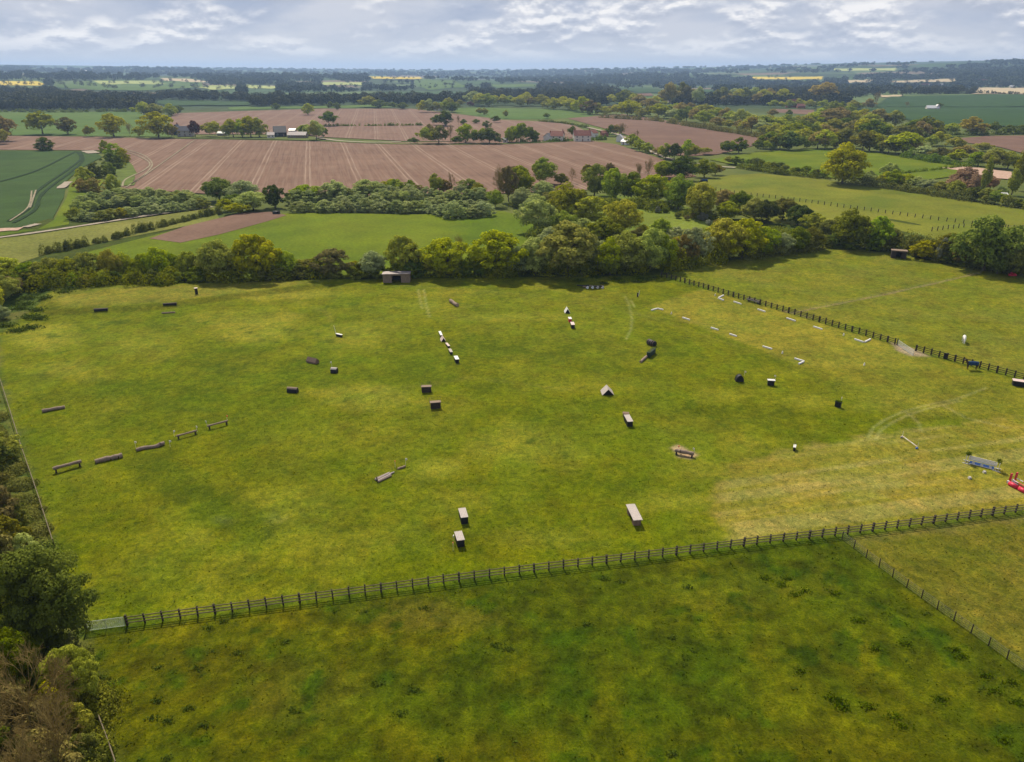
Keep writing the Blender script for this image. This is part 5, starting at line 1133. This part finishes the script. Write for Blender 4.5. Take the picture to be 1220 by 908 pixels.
A_, B_ = at(1074, 522), at(1092, 535); Lg = (B_ - A_).length; root = empty('cavaletti', (A_ + B_) / 2, head(A_, B_), 'low pale pole jump with blue feet on the mown grass', 'jump')
for k in range(5): MB().tube((-Lg / 2 + Lg * k / 5, 0, .38), (-Lg / 2 + Lg * (k + 1) / 5, 0, .38), .055).build('pole_band', M_white if k % 2 else M_pink, root)
for s in (-1, 1):
    b = MB(); b.box((s * Lg / 2, 0, .12), (.10, .4, .24)); b.box((s * Lg / 2, 0, .05), (.3, .12, .1)); b.build('foot', M_blue if s > 0 else M_plank, root)
    MB().tube((s * Lg / 2, .1, 0), (s * Lg / 2, .1, 1.2), .02).build('upright', M_white, root)
for px, py, lb in ((1155, 571, 'small grey block on the mown grass, left of the pair'), (1172.5, 564, 'small grey block on the mown grass, just below the white show jump')):
    b = MB(); b.prism([(-.2, 0), (.2, 0), (.14, .3), (-.14, .3)], -.18, .18); o = b.build('weight_block', M_stone, None, label=lb, cat='block', group='small grey blocks by the show jumps'); o.location = at(px, py)
# dressage arena boards
GA = 'white boards marking out the riding arena'
def board(a, b_, label):
    A, B = at(*a), at(*b_); Lg = (B - A).length; root = empty('arena_board', (A + B) / 2, head(A, B), label, 'board', GA)
    MB().prism([(-.15, 0), (.15, 0), (.13, .28), (-.13, .28)], -Lg / 2, Lg / 2).build('board', M_white, root).rotation_euler[2] = R(90)
    b = MB(); [b.box((s * Lg * .38, .05, .05), (.06, .45, .1)) for s in (-1, 1)]; b.build('foot', M_white, root)
left = [((783.5, 368.5), (790, 370)), ((776, 370.5), (783, 368.5)), ((813, 379.3), (821.5, 382)), ((847, 391.3), (855.5, 394)), ((869, 398.8), (877.5, 401.6)), ((908.5, 413.5), (919.5, 416.8)), ((946.5, 428), (958, 431.5)), ((951.5, 434.5), (957, 432))]
names = ['upper corner board of the near side of the arena', 'short end board at the upper left arena corner', 'second arena board down the near side', 'third arena board down the near side', 'fourth arena board down the near side', 'fifth arena board down the near side', 'lower corner board of the near side of the arena', 'short board turned back at the lower near arena corner']
for (a, b_), lb in zip(left, names): board(a, b_, 'white ' + lb)
right = [((856, 355.5), (862, 352.5)), ((855.5, 356), (862, 358.5)), ((874, 360), (883, 363)), ((902.5, 369), (911.5, 372)), ((937, 379.5), (947.5, 383)), ((969, 389.5), (979.5, 393)), ((1018, 404.5), (1028.5, 408)), ((1030, 408), (1037, 404.5))]
names = ['end board of the far arena corner by the fence', 'upper corner board of the far side by the fence', 'second arena board down the fence side', 'third arena board down the fence side', 'fourth arena board down the fence side', 'fifth arena board down the fence side', 'lower corner board of the fence side by the gate', 'short board turned in at the arena corner near the gate']
for (a, b_), lb in zip(right, names): board(a, b_, 'white ' + lb)
for x, y, lb in ((799.8, 374.5, 'upper left'), (932, 421.5, 'lower left'), (1005, 399.5, 'right'), (852, 352.5, 'far'), (1029.5, 435.5, 'lowest')):
    b = MB(); b.prism([(-.16, 0), (.16, 0), (.05, .55), (-.05, .55)], -.1, .1); o = b.build('letter_marker', M_white, None, label=f'small white marker of the arena, {lb} one', cat='marker', group='small white arena markers'); o.location = at(x, y)
# troughs, shelters, log heap
def trough(a, b_, wd, h, label, top=M_plank):
    A, B = at(*a), at(*b_); Lg = (B - A).length; root = empty('water_trough', (A + B) / 2, head(A, B), label, 'trough')
    b = MB(); b.box((0, -wd / 2, h * .7), (Lg, .05, h * .6)); b.box((0, wd / 2, h * .7), (Lg, .05, h * .6)); b.box((-Lg / 2, 0, h * .7), (.05, wd, h * .6)); b.box((Lg / 2, 0, h * .7), (.05, wd, h * .6)); b.box((0, 0, h * .45), (Lg, wd, .05)); b.build('tank', top, root)
    for x in (-.4, .4): MB().box((x * Lg, 0, h * .2), (.15, wd, h * .4)).build('leg', M_black, root)
trough((890.5, 358.5), (904.5, 362.5), .6, .8, 'pale water trough against the arena-side fence')
box_jump((1205.5, 458), (1230, 461.5), 1.3, 1.0, 'pale flat table jump with dark underside at the right edge', M_pink, M_black, 'table_jump', group=None)
box_jump((1123.5, 426.5), (1129, 427.5), .6, 1.1, 'black box standing against the paddock fence near the dark horse', M_black, M_black, 'block_jump', group=None)
MB().box((0, 0, .5), (.35, .25, 1.2)).build('stump', M_post, None, label='short dark post standing near the top left of the arena', cat='post').location = at(759.5, 354)
tag(COL.objects[-1], None, None); 
MB().tube((0, 0, 0), (.25, .1, 1.5), .07, .05).build('leaning_stake', M_white, None, label='pale leaning stake beside the short dark post near the arena', cat='stake').location = at(760.5, 353.2)
root = empty('log_heap', at(706, 343), 0, 'heap of logs and pale stones beside the top hedge', 'log heap')
for k in range(9): MB().tube((rnd.uniform(-4.5, 3.5), rnd.uniform(-.5, .5), rnd.uniform(.2, .7)), (rnd.uniform(-4, 4), rnd.uniform(-.5, .5), rnd.uniform(.2, .7)), .2, .16, 8).build('log', M_black if k % 2 else M_log, root)
for x in (-1.6, -.2, 1.2, 2.6): 
    b = MB(); b.tube((x, -.7, 0), (x + .3, -.6, .6), .42, .25, 6); b.build('stone', M_white if x < 0 else M_stone, root)
def shelter(a, b_, dp, h, label, wl=None, rf=None):
    A, B = at(*a), at(*b_); Lg = (B - A).length; root = empty('field_shelter', (A + B) / 2, head(A, B), label, 'shelter')
    w3 = Lg * .33; b = MB()
    for s in (-1, 1): b.box((s * (Lg / 2 - w3 / 2), 0, h / 2), (w3, .08, h))
    b.box((-Lg / 2 + .04, dp / 2, h * .5), (.08, dp - .1, h)); b.box((Lg / 2 - .04, dp / 2, h * .5), (.08, dp - .1, h)); b.box((0, dp, h * .46), (Lg, .08, h * .92)); b.box((0, 0, h - .15), (Lg * .34, .07, .3)); b.build('wall', wl or M_shed, root)
    M_ = Matrix.Translation((0, dp / 2, h + .08)) @ Matrix.Rotation(R(-4), 4, 'X'); b = MB()
    for k in range(8): b.box((-Lg / 2 - .2 + (Lg + .4) * (k + .5) / 8, 0, .01 * (k % 2)), ((Lg + .4) / 8, dp + .7, .06), 0, M_)
    b.build('roof', rf or M_tin, root); MB().box((0, dp - .3, h * .4), (Lg * .34, .05, h * .75)).build('back_panel', M_black, root)
    MB().box((0, -.3, h + .02), (Lg + .4, .06, .16)).build('fascia', rf or M_log, root)
shelter((456.5, 337.5), (488.5, 337), 3.6, 2.35, 'brown wooden field shelter with a dark open doorway in the top hedge')
shelter((1061, 307.5), (1079, 309), 3.0, 2.3, wl=M_post, rf=M_shed, label='small dark open-fronted shelter in the hedge of the right-hand paddock')
b = MB(); b.box((0, 0, .35), (2.0, .8, .5)); b.prism([(-.3, .6), (.3, .6), (.15, 1.0), (-.15, 1.0)], -.9, .9); o = b.build('trailer_box', M_red, None, label='small red box lying under the hedge at the right of the paddock', cat='box'); o.location = at(1206, 329)

# ------------------------------------------------------------------ horses
def horse(p, rz, coat, label, graze=False, rug=None, s=1.0):
    root = empty('horse', p, rz, label, 'horse'); root.scale = (s, s, s)
    J = [(0, 0, 1.22), (-.45, 0, 1.24), (-.78, 0, 1.20), (.42, 0, 1.20), (.72, 0, 1.22)]   # body spine, +x = head end
    Rr = [.31, .29, .25, .29, .24]; E = [(0, 1), (1, 2), (0, 3), (3, 4)]
    def add(pt, r, par): J.append(pt); Rr.append(r); E.append((par, len(J) - 1)); return len(J) - 1
    if graze: n1 = add((.98, 0, 1.08), .17, 4); n2 = add((1.22, 0, .66), .12, n1); h1 = add((1.34, 0, .38), .11, n2); add((1.40, 0, .12), .065, h1)
    else: n1 = add((.92, 0, 1.48), .18, 4); n2 = add((1.10, 0, 1.78), .13, n1); h1 = add((1.24, 0, 1.84), .115, n2); add((1.52, 0, 1.62), .065, h1)
    for sy in (-1, 1):
        f = add((.60, sy * .15, .92), .13, 4); f = add((.62, sy * .15, .50), .065, f); f = add((.60, sy * .15, .12), .045, f); add((.64, sy * .15, .03), .06, f)
        q = add((-.72, sy * .16, .90), .17, 2); q = add((-.90, sy * .16, .55), .075, q); q = add((-.82, sy * .16, .14), .045, q); add((-.78, sy * .16, .03), .06, q)
    me = bpy.data.meshes.new('horse_body'); me.from_pydata(J, E, []); me.materials.append(coat); o = link('body', me, root)
    md = o.modifiers.new('skin', 'SKIN')
    for v, r in zip(me.skin_vertices[0].data, Rr): v.radius = (r, r)
    me.skin_vertices[0].data[0].use_root = True; sb_ = o.modifiers.new('sub', 'SUBSURF'); sb_.levels = 2; sb_.render_levels = 2
    b = MB(); b.tube((-.98, 0, 1.28), (-1.10, 0, 1.0), .05, .08, 8); b.tube((-1.10, 0, 1.0), (-1.08, 0, .45), .08, .03, 8); b.build('tail', M_hair if coat is M_horse else M_grey, root)
    b = MB()
    pts = [(.72, 1.50), (.90, 1.70), (1.08, 1.95)] if not graze else [(.78, 1.46), (1.06, 1.22), (1.34, .70)]
    for a, c_ in zip(pts[:-1], pts[1:]): b.tube((a[0], 0, a[1]), (c_[0], 0, c_[1]), .055, .05, 6)
    b.build('mane', M_hair if coat is M_horse else M_grey, root)
    hx, hz_ = (1.16, 1.96) if not graze else (1.30, .50)
    for sy in (-1, 1): MB().tube((hx, sy * .06, hz_ - .06), (hx + .01, sy * .08, hz_ + .10), .035, .008, 6).build('ear', coat, root)
    if rug:
        V = []; Fc = []; n = 12
        for i, x in enumerate(np.linspace(-1.0, .74, 9)):
            wv = .36 if -.9 < x < .6 else .33
            for k in range(n + 1):
                a = math.pi * (-.18 + 1.36 * k / n); V.append((x, wv * math.cos(a), 1.20 + wv * (math.sin(a) if math.sin(a) > 0 else 1.6 * math.sin(a))))
        for i in range(8):
            for k in range(n): Fc.append((i * (n + 1) + k, i * (n + 1) + k + 1, (i + 1) * (n + 1) + k + 1, (i + 1) * (n + 1) + k))
        me = bpy.data.meshes.new('rug'); me.from_pydata(V, [], Fc); me.materials.append(rug); o = link('rug', me, root, ); o.modifiers.new('t', 'SOLIDIFY').thickness = .02
    return root
horse(at(1156.5, 440), R(172), M_horse, 'dark bay horse in a blue rug standing by the paddock fence', rug=M_rug, s=1.12)
horse(at(1147.5, 408.5), R(-115), M_grey, 'white horse grazing alone in the right-hand paddock', graze=True, s=1.1)
horse(at(838.5, 219.5), R(175), M_horse, 'tiny dark horse in the far pasture left of the post fence', rug=M_rug, graze=True, s=1.7)
b = MB(); b.tube((-1.4, 0, .7), (1.4, 0, .7), .75, .75, 14); o = b.build('wrapped_bale', M_black, None, True, label='black wrapped bale beside the brown soil strip', cat='bale'); o.location = at(329.5, 255.5)

# ------------------------------------------------------------------ buildings
def house(px, py, wp, dp, hp, label, wall, roofm, rot=0, chim=1, cat='house', name='house', wins=3, roofh=.45, storeys=2, zoff=0, door=True):
    p = at(px, py); s = pxm(p); W = wp / s; D = dp; Hh = hp / s; hw = Hh * (1 - roofh); root = empty(name, p, R(rot), label, cat)
    b = MB(); b.box((0, 0, hw / 2 - .1), (W, D, hw + .2))
    o = b.build('wall', wall, root); g = MB(); g.prism([(-D / 2, hw), (D / 2, hw), (0, Hh - .15)], -W / 2, W / 2); o = g.build('gable', wall, root); o.rotation_euler[2] = R(90)
    rf = MB(); e = .35
    for sgn in (-1, 1): rf.prism([(sgn * (D / 2 + e), hw - e * .5), (0, Hh), (0, Hh + .18), (sgn * (D / 2 + e), hw - e * .5 + .18)], -W / 2 - e, W / 2 + e)
    r = rf.build('roof', roofm, root); r.rotation_euler[2] = R(90)
    for k in range(chim):
        c = MB().box((0, 0, 0), (.9, .7, 1.9)); c.box((0, 0, 1.1), (.5, .4, .35)); o = c.build('chimney', M_brick, r); o.location = (0.2, (-W / 2 + .8) * (1 if k == 0 else -1), Hh + .5)
    for i in range(wins):
        for st_ in range(storeys):
            x = -W / 2 + W * (i + .5) / wins
            if st_ == 0 and i == wins // 2 and door: MB().box((x, -D / 2 - .02, 1.0), (1.0, .08, 2.0)).build('door', M_brownp, root); continue
            f = MB().box((x, -D / 2 - .03, hw * (st_ + .55) / storeys), (1.3, .1, 1.2)).build('window', M_white, root); MB().box((x, -D / 2 - .09, hw * (st_ + .55) / storeys), (1.1, .04, 1.0)).build('pane', M_glass, f)
    return root
house(222, 162, 17, 8, 11, 'slate-roofed farmhouse beside the dark red copper beech', M_stone, M_roof_slate, 8, 1, name='farmhouse')
house(212, 160, 6, 7, 11, 'dark gabled outbuilding at the left end of the farmhouse', M_black, M_roof_black, 80, 1, wins=1, name='outbuilding', cat='building')
house(334, 162, 14, 12, 11, 'black barn with a steep dark roof among the farm buildings', M_black, M_roof_black, 20, 0, 'barn', 'black_barn', 2, .6, 1)
house(355, 163.5, 22, 8, 6, 'long low barn with a weathered roof right of the black barn', M_shed, M_tin, -3, 0, 'barn', 'long_barn', 4, .55, 1)
house(323, 164, 8, 6, 6, 'pale low building left of the black barn', M_render, M_tin, 15, 0, 'building', 'low_building', 2, .45, 1, door=False)
house(349, 157.5, 7, 8, 4, 'small white-roofed shed behind the black barn', M_plank, M_metal, 0, 0, 'shed', 'shed', 1, .4, 1, door=False)
house(366, 158, 8, 8, 4, 'low white-roofed shed behind the long barn', M_plank, M_metal, 0, 0, 'shed', 'shed', 2, .4, 1, door=False)
house(265, 161, 10, 6, 4, 'low white shed under the trees right of the farmhouse', M_plank, M_metal, 0, 0, 'shed', 'shed', 1, .4, 1, door=False)
house(522.5, 132, 9, 9, 8, 'distant grey-roofed house among pale trees at centre', M_render, M_roof_slate, 15, 1, wins=2)
house(654, 168, 10, 7, 9, 'white gabled cottage at the left end of the cottage group', M_white, M_roof_slate, 60, 1, wins=1)
house(664, 168, 15, 9, 11, 'red-roofed white cottage, left of the pair of cottages', M_render, M_roof_tile, -12, 1, wins=2)
house(693, 168, 20, 9, 12, 'large cream cottage with a red hipped roof, right of the pair', M_render, M_roof_tile, 5, 2, wins=3)
house(706, 163, 10, 7, 8, 'white outbuilding behind the large cream cottage', M_white, M_roof_tile, 50, 0, wins=1, name='outbuilding', cat='building', storeys=1)
house(720, 162, 8, 6, 6, 'small brick building with a red roof right of the cottages', M_brick, M_roof_tile, 10, 0, wins=1, name='brick_outbuilding', cat='building', storeys=1)
house(738, 168.5, 4.5, 5, 8, 'narrow white house on the bright lawn by the lane', M_white, M_white, 65, 1, wins=1)
house(745, 172, 8, 5, 6, 'low white garage beside the narrow white house', M_white, M_white, -50, 0, wins=1, storeys=1, name='garage', cat='garage')
house(602, 169.5, 6, 6, 5, 'small white shed beside the dark trees left of the cottages', M_white, M_roof_slate, 0, 0, 'shed', 'shed', 1, .4, 1, door=False)
house(943, 128, 13, 10, 9, 'red-roofed brick farmhouse with white gables at right', M_brick, M_roof_tile, 10, 1, wins=3, name='farmhouse')
house(954, 129, 9, 8, 5, 'low red-roofed barn beside the brick farmhouse', M_brick, M_roof_tile, -10, 0, 'barn', 'brick_barn', 2, .5, 1)
house(968, 126, 8, 8, 5, 'pale-roofed building right of the brick farmhouse', M_render, M_white, 0, 0, 'building', 'pale_barn', 2, .5, 1)
house(1110, 131, 13, 9, 5, 'white-roofed barn standing in the dark green crop field', M_render, M_white, -10, 0, 'barn', 'field_barn', 2, .55, 1)
house(1116, 131, 6, 6, 6, 'small pink-walled lean-to at the end of the field barn', M_pink, M_white, 80, 0, 'building', 'lean_to', 1, .4, 1, door=False)
GV = 'houses of the distant village on the right'
for k, (px, py, wp, hp, rm, lb) in enumerate([(1101, 105, 8, 5, M_roof_tile, 'pale house at the left end of the distant village'), (1109, 104, 6, 4, M_roof_slate, 'small house second from the left in the distant village'), (1121, 104, 7, 4, M_white, 'white-roofed house in the left half of the distant village'), (1141, 104, 6, 4, M_roof_slate, 'grey-roofed house near the middle of the distant village'), (1151, 103, 7, 4, M_roof_tile, 'red-roofed house just right of the middle of the distant village'),
        (1160, 103, 6, 4, M_white, 'white house in the right half of the distant village'), (1170, 100, 10, 5, M_roof_tile, 'broad brick house highest in the distant village'), (1178, 103, 6, 4, M_white, 'small white house below the broad brick house'), (1190, 104, 6, 3, M_roof_slate, 'low grey house near the right end of the distant village'), (1205, 105, 5, 3, M_white, 'white house at the right end of the distant village')]):
    o = house(px, py, wp, 9, hp, lb, M_render if k != 6 else M_brick, rm, rnd.uniform(-20, 20), 0, wins=2, storeys=1); o['group'] = GV
house(103, 87, 5, 20, 3, 'tiny white building on the distant hillside at upper left', M_white, M_white, 0, 0, 'building', 'distant_building', 2, .3, 1, door=False)
house(1185, 233, 10, 5, 5, 'small grey-roofed shed behind the far pasture hedge, left one', M_stone, M_tin, -8, 0, 'shed', 'shed', 1, .4, 1, door=False)
house(1194, 235, 7, 5, 5, 'small pale shed behind the far pasture hedge, right one', M_white, M_white, -8, 0, 'shed', 'shed', 1, .4, 1, door=False)
